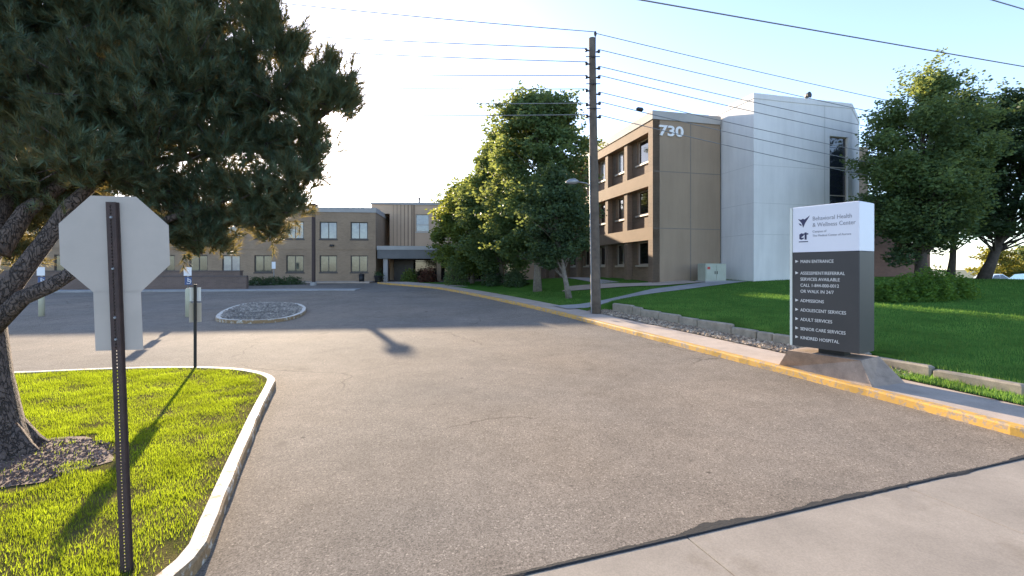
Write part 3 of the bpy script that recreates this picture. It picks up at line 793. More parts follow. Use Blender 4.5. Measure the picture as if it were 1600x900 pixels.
for (u, v, Yd, r) in BL:
    c = px(u, v, Yd)
    i = int(np.argmin(np.linalg.norm(AL-c, axis=1))); s = AL[i]
    limb(mb, s, c, .025+.03*r, .015, .12, 6, 5)
    low = v > 205
    nb = int(7+15*r)
    nsh = int((620 if not low else 430) * r**1.75) + 26
    ends = []
    for k in range(nb):
        d = rng.normal(0, 1, 3); d /= np.linalg.norm(d); d[2] = d[2]*.8 + .2
        e = c + d*r*(.55+.45*rng.random()); ends.append(e)
        limb(mb, c - d*r*.1, e, .012+.008*r, .005, .15, 4, 4)
    ends = np.array(ends)
    k = rng.integers(0, nb, nsh); t = .25+.68*rng.random(nsh)
    P = c + (ends[k]-c)*t[:, None] + rng.normal(0, .12*r+.03, (nsh, 3))
    D = (P-c)/r*.8 + rng.normal(0, .35, (nsh, 3)); D[:, 2] += .75
    Cs.append(P); Ds.append(D)
# upright candles on the outline, as the photo shows
for (u0, v0, u1, v1) in [(425,60,428,8),(412,60,408,30),(440,95,472,55),(455,95,462,70),(495,135,505,98),(510,130,520,95),(528,170,552,125),(535,185,550,160),(470,160,478,120),(380,40,372,-5),(450,135,452,112),(400,40,398,5)]:
    a, b = px(u0, v0, 7), px(u1, v1, 7); m = 46; t = rng.random(m)
    limb(mb, a, b, .012, .006, .05, 4, 4)
    Cs.append(a+(b-a)*t[:, None]+rng.normal(0, .075, (m, 3))); Ds.append(np.tile(b-a, (m, 1))/np.linalg.norm(b-a)*1.2+rng.normal(0, .3, (m, 3)))
mb.build('trunk', M['bark'], pine, True)
Cs = np.concatenate(Cs); Ds = np.concatenate(Ds)
nn = 40; n = len(Cs)
tmpl = []
for k in range(6):
    zz = rng.random(nn)*.17; a = rng.random(nn)*6.283; el = R(28)+R(32)*rng.random(nn); L = .10+.06*rng.random(nn); w = .0115
    dx = np.stack([np.cos(a)*np.sin(el), np.sin(a)*np.sin(el), np.cos(el)], 1)
    sd = np.stack([-np.sin(a), np.cos(a), np.zeros(nn)], 1)*w/2
    b0 = np.stack([np.zeros(nn), np.zeros(nn), zz], 1)
    tmpl.append(np.stack([b0-sd, b0+sd, b0+dx*L[:, None]], 1).reshape(-1, 3))
tmpl = np.array(tmpl)
Rm = rot_from_z(Ds); kk = rng.integers(0, 6, n); sc = .75+.55*rng.random(n)
V = np.einsum('nij,nkj->nki', Rm, tmpl[kk]*sc[:, None, None]) + Cs[:, None]
print('pine shoots', n)
fast_obj('crown', V.reshape(-1, 3), 3, M['needles'], pine)
sp_ = [(-6.15+math.cos(t_)*(1.12+.12*math.sin(5*t_)+.07*math.sin(9*t_+1)), 5.55+math.sin(t_)*(.8+.1*math.sin(4*t_+2))) for t_ in np.linspace(0, 6.283, 49)[:-1]]
struct(fill('bare_soil', sp_, lambda x, y: isl_z(x, y)+.006, mat('bare_soil', (.20,.13,.095), (.095,.06,.045), 5, .95, bscale=30, bst=.8)))
n = 4200; a = rng.random(n)*6.283; q = np.sqrt(rng.random(n))
P = np.stack([-6.0+np.cos(a)*1.0*q, 5.6+np.sin(a)*.75*q], 1)
stones('mulch', P, lambda x, y: isl_z(x, y)+.004, M['mulch'], .008, .028, 'brown mulch and bare soil round the pine trunk', 'mulch')

# ------------------------------------------------------------------ buildings
def facade(mb, fr, L, z0, z1, holes, depth=.2, b=0.0, a0=0.0):
    """front quads around rectangular openings plus the openings' reveals; holes (a0,a1,z0,z1)"""
    A = sorted({a0, L, *[h[0] for h in holes], *[h[1] for h in holes]}); Zs = sorted({z0, z1, *[h[2] for h in holes], *[h[3] for h in holes]})
    for i in range(len(A)-1):
        for j in range(len(Zs)-1):
            ca, cz = (A[i]+A[i+1])/2, (Zs[j]+Zs[j+1])/2
            if any(h[0] < ca < h[1] and h[2] < cz < h[3] for h in holes): continue
            mb.quad(fr.p(A[i], b, Zs[j]), fr.p(A[i+1], b, Zs[j]), fr.p(A[i+1], b, Zs[j+1]), fr.p(A[i], b, Zs[j+1]))
    for h in holes:
        x0, x1, y0, y1 = h; d = b+depth; P = fr.p
        mb.quad(P(x0,b,y0), P(x0,b,y1), P(x0,d,y1), P(x0,d,y0)); mb.quad(P(x1,b,y1), P(x1,b,y0), P(x1,d,y0), P(x1,d,y1))
        mb.quad(P(x1,b,y0), P(x0,b,y0), P(x0,d,y0), P(x1,d,y0)); mb.quad(P(x0,b,y1), P(x1,b,y1), P(x1,d,y1), P(x0,d,y1))
def window(fr, h, b, parent, fmat, gmat, fw=.09, mull=1, sill=None, name='window', rail=None):
    x0, x1, y0, y1 = h; mb = MB()
    mb.box(fr, x0, x0+fw, b-.05, b+.03, y0, y1); mb.box(fr, x1-fw, x1, b-.05, b+.03, y0, y1)
    mb.box(fr, x0+fw, x1-fw, b-.05, b+.03, y0, y0+fw); mb.box(fr, x0+fw, x1-fw, b-.05, b+.03, y1-fw, y1)
    for k in range(1, mull+1):
        xm = x0+(x1-x0)*k/(mull+1); mb.box(fr, xm-fw*.35, xm+fw*.35, b-.04, b+.03, y0+fw, y1-fw)
    if rail:
        for q in rail: mb.box(fr, x0+fw, x1-fw, b-.037, b+.03, q-.03, q+.03)
    w = mb.build(name, fmat, parent)
    g = MB(); g.box(fr, x0+fw*.5, x1-fw*.5, b, b+.02, y0+fw*.5, y1-fw*.5); g.build('pane', gmat, w)
    if sill is not None:
        s = MB(); s.box(fr, x0-.08, x1+.08, sill, b-.052, y0-.12, y0-.003); s.build('sill', fmat, w)
    return w
def text_obj(name, txt, size, fr, a, b, z, mat_, parent, ext=.004, align='LEFT', sx=1.0, space=1.0, off=0.0):
    cu = bpy.data.curves.new('t', 'FONT'); cu.body = txt; cu.size = size; cu.extrude = ext; cu.offset = off; cu.align_x = align; cu.space_character = space
    cu.resolution_u = 3
    o = bpy.data.objects.new('t', cu); COL.objects.link(o)
    me = bpy.data.meshes.new_from_object(o.evaluated_get(bpy.context.evaluated_depsgraph_get()))
    V = np.array([v.co[:] for v in me.vertices]); Fs = [tuple(p.vertices) for p in me.polygons]
    bpy.data.objects.remove(o); bpy.data.curves.remove(cu); bpy.data.meshes.remove(me)
    W = np.array([fr.p(a+v[0]*sx, b-v[2], z+v[1]) for v in V])
    return mesh_obj(name, W, Fs, mat_, parent)

# --- three storey brick wing, number 730
BZ = 1.45; RZ = 12.6; LEN = 31.0
C0 = (8.98, 29.4)
F7 = Frame(C0[0], C0[1], 1, .25)
far = F7.p(0, LEN, 0)
FL = Frame(far[0], far[1], -F7.ey[0], -F7.ey[1])                    # left facade, a runs from the far end to the corner
wing = thing('brick_wing', 'three storey brown brick hospital wing carrying the number 730', 'building', (C0[0], C0[1], BZ))
mb = MB(); mb.box(F7, 0.012, 5.0, 0, .3, BZ-.4, RZ-.55); mb.build('end_wall', M['panel_brown'], wing)
jm = MB()
for z in (5.1, 8.75): jm.box(F7, .05, 4.98, -.006, 0.05, z-.03, z+.03)
jm.box(F7, 2.72, 2.79, -.008, .05, BZ, RZ-.56); jm.build('wall_joint', M['joint'], wing)
REC = .5
colw = [(1.25, 2.85)] + [(4.3 + 3.1*k, 6.0 + 3.1*k) for k in range(8)]
rowz = [(2.75, 4.35), (6.2, 7.85), (9.7, 11.35)]
holes = [(LEN-s1, LEN-s0, z0, z1) for s0, s1 in colw for z0, z1 in rowz]
mb = MB(); facade(mb, FL, LEN, BZ-.4, RZ-.5, holes, .22, REC)
mb.box(FL, 0, LEN-.3, 4.8, 5.0, BZ-.4, RZ-.5)
mb.build('wall', M['brick'], wing)
mb = MB()
for z0, z1 in ((4.37, 5.2), (7.87, 8.75), (11.37, RZ-.5)):
    mb.prism([(0, z0), (LEN, z0), (LEN, z1), (0, z1)], FL, 0, REC-.003)
mb.build('floor_band', M['band'], wing)
prs = [0.0] + [3.25 + 3.1*k for k in range(9)]
for s in prs:
    w = .45 if s else .55
    mb = MB(); mb.box(FL, LEN-s-w-.3 if s else LEN-w, LEN-s-.3 if s else LEN+.0, .1 if s else .004, REC-.004, BZ-.4, RZ-.6)
    mb.build('pier', M['brick'], wing)
for i, (s0, s1) in enumerate(colw):
    for j, (z0, z1) in enumerate(rowz):
        gm = M['glass_pale'] if (i, j) in ((1, 2), (2, 2)) else M['glass']
        window(FL, (LEN-s1, LEN-s0, z0, z1), REC+.16, wing, M['frame'], gm, .1, 0 if i == 0 else 1, REC-.1)
mb = MB(); mb.box(F7, -.06, 5.0, -.07, LEN, RZ-.55, RZ); mb.build('coping', M['coping'], wing)
text_obj('numerals', '730', .92, F7, .40, -.03, 11.05, M['numeral'], wing, .05, sx=1.3, off=.022)
mb = MB(); mb.box(F7, 5.0, 22, 3.5, LEN, BZ-.4, RZ-.05); mb.build('rear_block', M['panel_brown'], wing)
mb = MB(); mb.bevbox(F7, 15, 17, 8, 10, RZ-.06, RZ+.9, .05); mb.build('rooftop_unit', M['coping'], wing)

# --- white stair tower
TZ = 13.15; tb = 1.5
T = (14.64, 27.9); FT = Frame(T[0], T[1], 1, .25)
tower = thing('stair_tower', 'white panelled stair tower with tall dark slot window', 'building', (T[0], T[1], tb))
wh = (5.72, 7.2, 3.6, 10.95)
mb = MB(); facade(mb, FT, 7.5, tb-.3, TZ-.32, [wh], .25)
P = FT.p
KB = (11.0, 2.35)     # far end of the turned-back face (a, b)
mb.quad(P(0,2.95,tb-.3), P(0,0,tb-.3), P(0,0,TZ-.32), P(0,2.95,TZ-.32))
mb.quad(P(0,9.5,RZ-.6), P(0,2.95,RZ-.6), P(0,2.95,TZ-.32), P(0,9.5,TZ-.32))
mb.quad(P(7.5,0,tb-.3), P(*KB,tb-.3), P(*KB,TZ-.32), P(7.5,0,TZ-.32))
mb.quad(P(*KB,tb-.3), P(11,9.5,tb-.3), P(11,9.5,TZ-.32), P(*KB,TZ-.32))
mb.quad(P(11,9.5,tb-.3), P(0,9.5,tb-.3), P(0,9.5,TZ-.32), P(11,9.5,TZ-.32))
mb.build('wall', M['white_panel'], tower)
mb = MB()
ring = [(-.03,-.03),(7.51,-.03),(11.03,2.33),(11.03,9.53),(-.03,9.53)]
mb.add([P(a,b,TZ-.33) for a,b in ring]+[P(a,b,TZ) for a,b in ring], [(0,1,2,3,4)[::-1],(5,6,7,8,9)]+[(k,(k+1)%5,5+(k+1)%5,5+k) for k in range(5)])
mb.build('coping', M['white_panel'], tower)
mb = MB()
for z in (4.6, 6.5, 8.8):
    mb.box(FT, .0, 5.6, -.004, .02, z-.016, z+.016); mb.box(FT, -.004, .03, 0, 2.9, z-.016, z+.016)
mb.box(FT, 5.28, 5.36, -.005, .02, tb, TZ-.34)
mb.build('panel_joint', M['white_joint'], tower)
window(FT, wh, .18, tower, M['frame'], M['glass_tower'], .05, 0, None, 'slot_window', rail=[5.4, 7.2, 9.0])
mb = MB(); mb.box(FT, 4.05, 4.35, .3, .6, TZ-.002, TZ+.12); mb.tube([FT.p(4.2, .35, TZ+.1), FT.p(4.2, .2, TZ+.3), FT.p(4.22, .05, TZ+.3)], [.06, .16, .2], 10)
tag(mb.build('floodlight', M['black_metal']), 'small dark floodlight on the roof edge of the white tower', 'light')

# red brick block to the right of the tower
rw = Frame(25.9, 33.3, 1, .3)
rb = thing('red_brick_block', 'dark reddish brick building behind trees right of the white tower', 'building', (25.9, 33.3, 1.3))
mb = MB(); facade(mb, rw, 6.2, .8, 7.5, [(3.6, 4.9, 4.2, 5.9)], .2); mb.box(rw, .02, 6.2, .3, 8, .8, 7.5)
mb.quad(rw.p(6.2, 0, .8), rw.p(6.2, .31, .8), rw.p(6.2, .31, 7.5), rw.p(6.2, 0, 7.5)); mb.quad(rw.p(0, .31, .8), rw.p(0, 0, .8), rw.p(0, 0, 7.5), rw.p(0, .31, 7.5))
mb.build('wall', M['brick_red'], rb); mb = MB(); mb.box(rw, -.06, 6.26, -.06, 8.05, 7.5, 7.8); mb.build('coping', M['coping'], rb)
window(rw, (3.6, 4.9, 4.2, 5.9), .16, rb, M['frame_dark'], M['glass'], .08, 1, -.05)

# --- two storey wing on the left
Y2 = 47.0; X2 = at(587, Y2)
L2 = 44.0
f2 = Frame(X2 - L2/math.hypot(1, .1), Y2 - L2*.1/math.hypot(1, .1), 1, .1)
z2 = 1.1; r2 = 8.72
low = thing('two_storey_wing', 'long two storey tan brick wing in shade behind the parking lot', 'building', (X2, Y2, z2))
cols = [L2 - (587-(u0+u1)/2)/F*Y2*1.0 for u0, u1 in [(549, 575), (502, 529), (452, 480)]]
sp = cols[0]-cols[1]
cols += [cols[2]-sp*k for k in range(1, 11)]
H = []
for c in cols: H += [(c-.85, c+.85, 2.15, 3.85), (c-.85, c+.85, 5.5, 7.25)]
mb = MB(); facade(mb, f2, L2, z2-.4, r2-.5, H, .2); mb.quad(f2.p(L2, 0, z2-.4), f2.p(L2, 6, z2-.4), f2.p(L2, 6, r2-.5), f2.p(L2, 0, r2-.5))
mb.quad(f2.p(L2, 14, z2-.4), f2.p(0, 14, z2-.4), f2.p(0, 14, r2-.5), f2.p(L2, 14, r2-.5)); mb.quad(f2.p(0, 14, z2-.4), f2.p(0, 0, z2-.4), f2.p(0, 0, r2-.5), f2.p(0, 14, r2-.5))
mb.quad(f2.p(L2, 6, z2-.4), f2.p(L2, 14, z2-.4), f2.p(L2, 14, r2-.5), f2.p(L2, 6, r2-.5))
mb.build('wall', M['brick_low'], low)
mb = MB(); mb.box(f2, -.1, L2+.06, -.08, 14.1, r2-.5, r2); mb.build('coping', M['coping'], low)
mb = MB(); mb.box(f2, 0, L2-.02, -.05, .04, 4.45, 4.62); mb.build('string_course', M['brick_low'], low)
for i, h in enumerate(H):
    window(f2, h, .15, low, M['frame_dark'], M['glass_pale'] if i % 2 else (M['glass_mid'] if i in (0, 2, 6) else M['glass_pale'] if i == 8 else M['glass_mid']), .09, 1, -.03)
mb = MB(); mb.bevbox(f2, 39.5, 39.9, -.22, -.001, 4.75, 4.95, .03); mb.build('wall_lamp', M['black_metal'], low)
mb = MB(); mb.box(f2, 10, L2-.1, -2.6, -.02, float(zr(45.5))-.02, float(zr(45.5))+.14)
struct(mb.build('front_walk', M['walk']))

# --- entrance block with canopy
f3 = Frame(X2+.1, 52.0, 1, .1)
ent = thing('entrance_block', 'tan clad entrance block behind the flat canopy', 'building', (X2, 52, 1.25))
mb = MB(); facade(mb, f3, 24, .8, 9.75, [(2.9, 4.4, 6.7, 8.7), (9.0, 10.7, 6.6, 8.6), (13, 14.7, 6.6, 8.6), (1.2, 14.0, 1.0, 4.2)], .2)
mb.quad(f3.p(0, 14, .8), f3.p(0, 0, .8), f3.p(0, 0, 9.75), f3.p(0, 14, 9.75)); mb.quad(f3.p(24, 0, .8), f3.p(24, 14, .8), f3.p(24, 14, 9.75), f3.p(24, 0, 9.75))
mb.quad(f3.p(24, 14, .8), f3.p(0, 14, .8), f3.p(0, 14, 9.75), f3.p(24, 14, 9.75))
mb.build('wall', M['tan_panel'], ent)
mb = MB(); mb.box(f3, -2.1, 2.6, -.1, 14, 9.75, 10.0); mb.box(f3, 2.62, 24.1, -.1, 14.1, 9.752, 10.05); mb.build('coping', M['coping'], ent)
mb = MB()
for k in range(1, 7): mb.box(f3, k*.4-.012, k*.42+.012, -.02, .02, 4.9, 9.74)
mb.box(f3, 2.62, 2.8, -.06, .0, 4.9, 9.74); mb.build('panel_rib', M['band'], ent)
for h in ((2.9, 4.4, 6.7, 8.7), (9.0, 10.7, 6.6, 8.6), (13, 14.7, 6.6, 8.6)): window(f3, h, .16, ent, M['frame'], M['glass_pale'], .09, 0, -.04, rail=[7.5])
window(f3, (1.2, 14.0, 1.0, 4.2), .16, ent, M['frame_dark'], M['glass'], .07, 8, None, 'glazed_entrance', rail=[3.3])
mb = MB(); mb.box(f3, -2.0, .0, .02, 14, 8.73, 9.75); mb.build('stepped_parapet', M['tan_panel'], ent)
mb = MB(); mb.tube([f3.p(3.1, 2, 10.0), f3.p(3.1, 2, 10.7)], .1, 8); mb.tube([f3.p(3.1, 2, 10.7), f3.p(3.1, 2, 10.85)], .18, 8); mb.build('roof_vent', M['black_metal'], ent)
fc = Frame(X2+.12, 47.15, 1, .1)
can = thing('entrance_canopy', 'flat grey canopy with pale top edge over the drop off entrance', 'canopy', (X2, 47.15, 1.2))
mb = MB(); mb.box(fc, 0, 11.5, 0, 4.6, 3.55, 4.45); mb.build('fascia', M['frame_dark'] if False else mat('canopy_grey', (.16,.155,.15), None, 1, .8), can)
mb = MB(); mb.box(fc, -.05, 11.55, -.06, 4.6, 4.452, 4.85); mb.build('roof_edge', M['coping'], can)
for a in (.55, 6.0, 11.0):
    mb = MB(); mb.bevbox(fc, a, a+.45, .25, .7, 1.0, 3.548, .03); mb.build('column', M['coping'] if a < 1 else M['brick_low'], can)
mb = MB(); mb.box(fc, 1.1, 3.2, 3.8, 4.2, 1.0, 3.54); mb.build('side_wall', M['frame_dark'], can)
# planters by the entrance
pl0 = thing('planter', 'dark round planter at the corner of the two storey wing', 'planter', (at(591, 46.2), 46.2, float(zr(46.2))))
x, y, z = ORG[pl0.name]
mb = MB(); mb.tube([(x, y, z), (x, y, z+.1), (x, y, z+.6), (x, y, z+.66)], [.28, .3, .42, .44], 14); mb.build('pot', M['black_metal'], pl0, True)
P = np.array([x, y, z+.7]) + rng.normal(0, 1, (320, 3))*np.array([.22, .22, .2]); fast_obj('foliage', leaf_quads(P, .14), 4, M['leaf_dark'], pl0)
bn = thing('litter_bin', 'small dark litter bin on the walk left of the planter', 'bin', (at(565, 44.6), 44.6, float(zr(44.6))+.1))
x, y, z = ORG[bn.name]
mb = MB(); mb.tube([(x, y, z-.1), (x, y, z+.65), (x, y, z+.66)], [.24, .27, .25], 12); mb.build('body', M['black_metal'], bn, True)
mb = MB(); mb.tube([(x, y, z+.662), (x, y, z+.76), (x, y, z+.84)], [.29, .29, .12], 12); mb.build('lid', M['black_metal'], bn, True)

# --- long low brick garden wall on the left
gw0 = bp(385, 452); gwr = bp(-250, 456)
fw = Frame(gwr[0], gwr[1], gw0[0]-gwr[0], gw0[1]-gwr[1]); LW = math.hypot(gw0[0]-gwr[0], gw0[1]-gwr[1])
gw = thing('garden_wall', 'long low dark brick garden wall left of the parking lot', 'wall', (gw0[0], gw0[1], gw0[2]))
zb = gw0[2]
mb = MB(); mb.box(fw, 0, LW, 0, .35, zb-.5, zb+1.0); mb.build('lower_course', M['brick_wall'], gw)
mb = MB(); mb.box(fw, 0, LW-.6, .25, .7, zb+.4, zb+1.42); mb.build('upper_course', M['brick_wall'], gw)
mb = MB(); mb.box(fw, -.03, LW+.03, -.04, .24, zb+1.002, zb+1.09); mb.box(fw, -.03, LW-.57, .2, .75, zb+1.422, zb+1.5); mb.build('coping', mat('wall_cap', (.13,.10,.09), None, 2, .85), gw)
mb = MB(); mb.box(fw, 0, LW+9, -2.2, -.05, zb-.3, zb+.03)
struct(mb.build('lot_sidewalk', M['path']))

# ------------------------------------------------------------------ utility pole, lamp, wires
PX, PY = at(931, 20.5), 20.5
PZ = lz(PX, PY); top = 12.75
ptop = (at(925, PY), PY, top)
pole = thing('utility_pole', 'tall weathered wooden utility pole at the lawn edge', 'utility pole', (PX, PY, PZ))
def pp(z): t = (z-PZ)/(top-PZ); return np.array([PX+(ptop[0]-PX)*t, PY, z])
mb = MB(); zs = np.linspace(PZ-.2, top, 14); mb.tube([pp(z) for z in zs], [.235-.085*i/13 for i in range(14)], 16); mb.build('shaft', M['pole_wood'], pole, True)
mb = MB(); mb.tube([pp(top-.6)+np.array([.12,-.1,0]), pp(top+.05)+np.array([.13,-.1,0])], .025, 6); mb.tube([pp(top+.05)+np.array([.13,-.1,0]), pp(top+.14)+np.array([.13,-.1,0]), pp(top+.25)+np.array([.13,-.1,0])], [.04, .07, .05], 8)
mb.build('top_pin', M['porcelain'], pole)
vleft = [52, 80, 101, 122, 143, 165, 183]; vright = [54, 82, 108, 122, 148, 163, 184]
zv = lambda v: CAMZ+(HOR-v)/F*PY
def insulator(c, sgn):
    mb = MB(); c = np.array(c)
    mb.tube([c, c+np.array([.1*sgn, -.02, .0]), c+np.array([.13*sgn, -.02, .03])], [.03, .05, .04], 7)
    mb.tube([c+np.array([.13*sgn, -.02, -.05]), c+np.array([.13*sgn, -.02, .02]), c+np.array([.13*sgn, -.02, .09])], [.05, .075, .045], 8)
    return mb
for v in vleft[1:]: insulator(pp(zv(v))+np.array([-.15, -.05, 0]), -1).build('insulator', M['porcelain'], pole, True)
for v in vright[1:]: insulator(pp(zv(v))+np.array([.15, -.05, 0]), 1).build('insulator', M['porcelain'], pole, True)
mb = MB()
for v in (92, 134, 172):
    c = pp(zv(v)); mb.tube([c+np.array([-.34, -.22, 0]), c+np.array([.3, -.22, 0])], .022, 6)
mb.build('bracket', M['black_metal'], pole)
mb = MB(); mb.tube([pp(z)+np.array([-.2+.0*z, -.1, 0]) for z in np.linspace(PZ+.0, 7.5, 6)], .03, 6); mb.build('conduit', M['grey_metal'], pole)
c = pp(6.25)
mb = MB(); mb.tube([c+np.array([-.1, 0, -.15]), c+np.array([-.35, -.05, .05]), c+np.array([-.75, -.1, .1])], [.035, .03, .03], 7); ar = mb.build('lamp_arm', M['grey_metal'], pole, True)
mb = MB(); mb.tube([c+np.array([-.7, -.1, .1]), c+np.array([-.85, -.11, .12]), c+np.array([-1.1, -.13, .1]), c+np.array([-1.28, -.14, .07])], [.05, .13, .12, .03], 10); mb.build('lamp_head', M['grey_metal'], ar, True)
def wire(pts, label, r=.018, sag=0, grp='overhead wires'):
    a, b = np.array(pts[0], float), np.array(pts[1], float)
    P = [a+(b-a)*t - np.array([0, 0, sag*4*t*(1-t)]) for t in np.linspace(0, 1, 26)]
    mb = MB(); mb.tube(P, r, 5, False)
    return tag(mb.build('overhead_wire', M['wire'], None, True), label, 'wire', grp)
ordn = ['topmost', 'second', 'third', 'fourth', 'fifth', 'sixth', 'lowest']
vl490 = [18, 64, 87, 122, 143, 168, 186]
for i, v in enumerate(vleft):
    a = pp(zv(v))+np.array([-.3 if i else .13, -.12, .07 if i else 0]); 
    t = 11.9; Yl = 19.3; zl = CAMZ+(HOR-vl490[i])/F*Yl
    d = np.array([-1, -.1, (zl-a[2])/t*.999]); b = a + d*40
    b[2] += 1.6
    wire((a, b), f'{ordn[i]} wire running left from the utility pole' if i in (0, 6) else f'{ordn[i]} wire from the top running left from the utility pole', sag=.4)
for i, v in enumerate(vright):
    a = pp(zv(v))+np.array([.3 if i else .13, -.12, .07 if i else 0]); b = a + np.array([.945, .327, -.012 - .004*i])*62
    wire((a, b), f'{ordn[i]} wire running right from the utility pole' if i in (0, 6) else f'{ordn[i]} wire from the top running right from the utility pole', sag=.55+.1*i)
c = pp(zv(163))+np.array([.3, -.12, .07]) + np.array([.945, .327, -.05])*2.05
mb = MB(); mb.tube([c+np.array([-.18, -.06, 0]), c+np.array([-.1, -.03, 0]), c+np.array([.1, .03, 0]), c+np.array([.18, .06, 0])], [.03, .1, .1, .03], 8)
tag(mb.build('splice_case', M['black_metal'], None, True), 'dark splice case hanging on a wire right of the pole', 'cable box')
a = px(1035, 0, 12); b = px(1600, 100, 17.3); d = b-a
wire((a-d*1.6, b+d*1.6), 'single near wire crossing the upper right sky above the tower', .02, .1)
a = px(1560, 0, 13); b = px(1600, 12, 14.2); d = b-a
wire((a-d*8, b+d*8), 'short stretch of wire in the top right corner of the sky', .017, .05)

# lot lamp post
lx, ly, lzz = bp(490, 446)
lp = thing('lamp_post', 'slim dark square lamp post in front of the two storey wing', 'lamp post', (lx, ly, lzz))
ltop = CAMZ+(HOR-319)/F*ly
fl = Frame(lx, ly, 1, .1)
mb = MB(); mb.bevbox(fl, -.13, .13, -.13, .13, lzz+.3, ltop-.2, .02); mb.build('post', M['brown_post'], lp)
mb = MB(); mb.tube([(lx, ly, lzz-.1), (lx, ly, lzz+.302)], [.3, .28], 12); mb.build('footing', M['path'], lp)
mb = MB(); mb.bevbox(fl, -.32, .32, -.5, .35, ltop-.2, ltop, .04); mb.build('lamp_head', M['brown_post'], lp)

# ------------------------------------------------------------------ stop sign (seen from behind)
SX, SY, SZ = -3.02, 3.6, .12
ss = thing('stop_sign', 'octagonal stop sign seen from its bare grey back on perforated brown post', 'sign', (SX, SY, SZ))
fs0 = Frame(SX, SY, math.cos(R(10)), math.sin(R(10)))
class Tilt:
    def __init__(s, fr, k, z): s.fr = fr; s.k = k; s.z = z
    def p(s, a, b, z): return s.fr.p(a - s.k*(z-s.z), b, z)
fs = Tilt(fs0, .035, SZ)
mb = MB(); hw = .029; z = SZ-.15; pz1 = 3.02
mb.box(fs, -hw, -.006, -.004, .004, z, pz1); mb.box(fs, .006, hw, -.004, .004, z, pz1)
while z < pz1-.03:
    mb.box(fs, -.006, .006, -.0035, .0035, z, z+.014); z += .026
mb.box(fs, -.006, .006, -.0035, .0035, pz1-.03, pz1)
mb.box(fs, -hw-.004, -hw, -.004, .03, SZ-.15, pz1); mb.box(fs, hw, hw+.004, -.004, .03, SZ-.15, pz1)
mb.box(fs, -hw-.012, -hw-.004, .024, .031, SZ-.15, pz1); mb.box(fs, hw+.004, hw+.012, .024, .031, SZ-.15, pz1)
mb.build('post', M['brown_post'], ss)
oc = 2.69; r8 = .38/math.cos(math.pi/8)
octp = [(r8*math.cos(R(22.5+45*k)), oc+r8*math.sin(R(22.5+45*k))) for k in range(8)]
mb = MB(); mb.prism(octp, fs, .034, .0375); mb.build('sign_plate', M['steel'], ss)
mb = MB(); n8 = 8
o2 = [(a*.985, oc+(z-oc)*.985) for a, z in octp]
mb.prism(o2, fs, .0378, .0395); pf = mb.build('red_face', M['red_face'], ss)
fb = Frame(*fs.p(0, .04, SZ)[:2], -fs0.ex[0], -fs0.ex[1])
text_obj('lettering', 'STOP', .33, fb, .09, -.003, oc-.115, M['white_face'], pf, .001, 'CENTER', .68)
mb = MB(); mb.box(fs, -.165, .165, .034, .037, 1.86, 2.33); mb.build('lower_plate', M['steel'], ss)
for z in (2.12, 1.95, 2.5, 2.9):
    mb = MB(); c = fs.p(0, 0, z); d = np.array(fs0.ey); mb.tube([np.array(c)-np.array([d[0], d[1], 0])*.012, np.array(c)-np.array([d[0], d[1], 0])*.003], [.008, .012], 6); mb.build('bolt', M['grey_metal'], ss)

# small sign on black post at the island tip
q = bp(305, 574.5, .13); 
sg = thing('small_sign', 'small sign on thin black post at the far edge of the grass island', 'sign', q)
fq = Frame(q[0], q[1], math.cos(R(30)), math.sin(R(30)))
mb = MB(); mb.bevbox(fq, -.03, .03, -.03, .03, q[2]-.2, q[2]+1.93, .008); mb.build('post', M['black_metal'], sg)
mb = MB(); mb.bevbox(fq, -.11, .11, .031, .036, q[2]+1.54, q[2]+1.86, .002); mb.build('sign_plate', M['white_face'], sg)
mb = MB(); mb.bevbox(fq, -.12, .12, .031, .036, q[2]+1.05, q[2]+1.5, .002); pt = mb.build('lower_plate', M['frame'], sg)  # lower plate added and sized for the long shadow it casts on the grass

# parking signs on pale sleeves
def parking_sign(u, v, label, h=2.2):
    x, y, z = bp(u, v)
    t = thing('parking_sign', label, 'sign', (x, y, z), 'parking signs on pale sleeves')
    f = Frame(x, y, 1, .15)
    mb = MB(); mb.tube([(x, y, z-.1), (x, y, z+1.2), (x, y, z+1.27)], [.11, .11, .07], 14); mb.build('sleeve', M['sleeve'], t, True)
    mb = MB(); mb.tube([(x, y, z+1.2), (x, y, z+h)], .03, 8); mb.build('post', M['grey_metal'], t, True)
    mb = MB(); mb.bevbox(f, -.16, .16, -.045, -.035, z+h-.38, z+h, .004); mb.build('sign_plate', M['white_face'], t)
    mb = MB(); mb.bevbox(f, -.12, .17, -.045, -.035, z+h-.78, z+h-.44, .004); bl = mb.build('blue_plate', M['blue_face'], t)
    mb = MB(); c = (z+h-.61)
    mb.tube([f.p(.04+.1*math.cos(k*.5-2.4), -.05, c-.02+.1*math.sin(k*.5-2.4)) for k in range(9)], .014, 5); mb.box(f, .0, .03, -.055, -.046, c-.02, c+.13); mb.box(f, .0, .11, -.056, -.046, c-.03, c); mb.build('wheelchair_symbol', M['white_face'], bl)
parking_sign(294, 495, 'accessible parking sign on a pale sleeve beside the small black post sign')
parking_sign(65, 494, 'accessible parking sign on a pale sleeve behind the pine limbs')
x, y, z = bp(428, 444)
t = thing('wall_sign', 'small white sign on thin post before the two storey wing', 'sign', (x, y, z)); f = Frame(x, y, 1, .1)
mb = MB(); mb.tube([(x, y, z-.1), (x, y, z+2.1)], .035, 7); mb.build('post', M['grey_metal'], t)
mb = MB(); mb.bevbox(f, -.17, .17, -.06, -.045, z+1.45, z+2.1, .005); mb.build('sign_plate', M['white_face'], t)

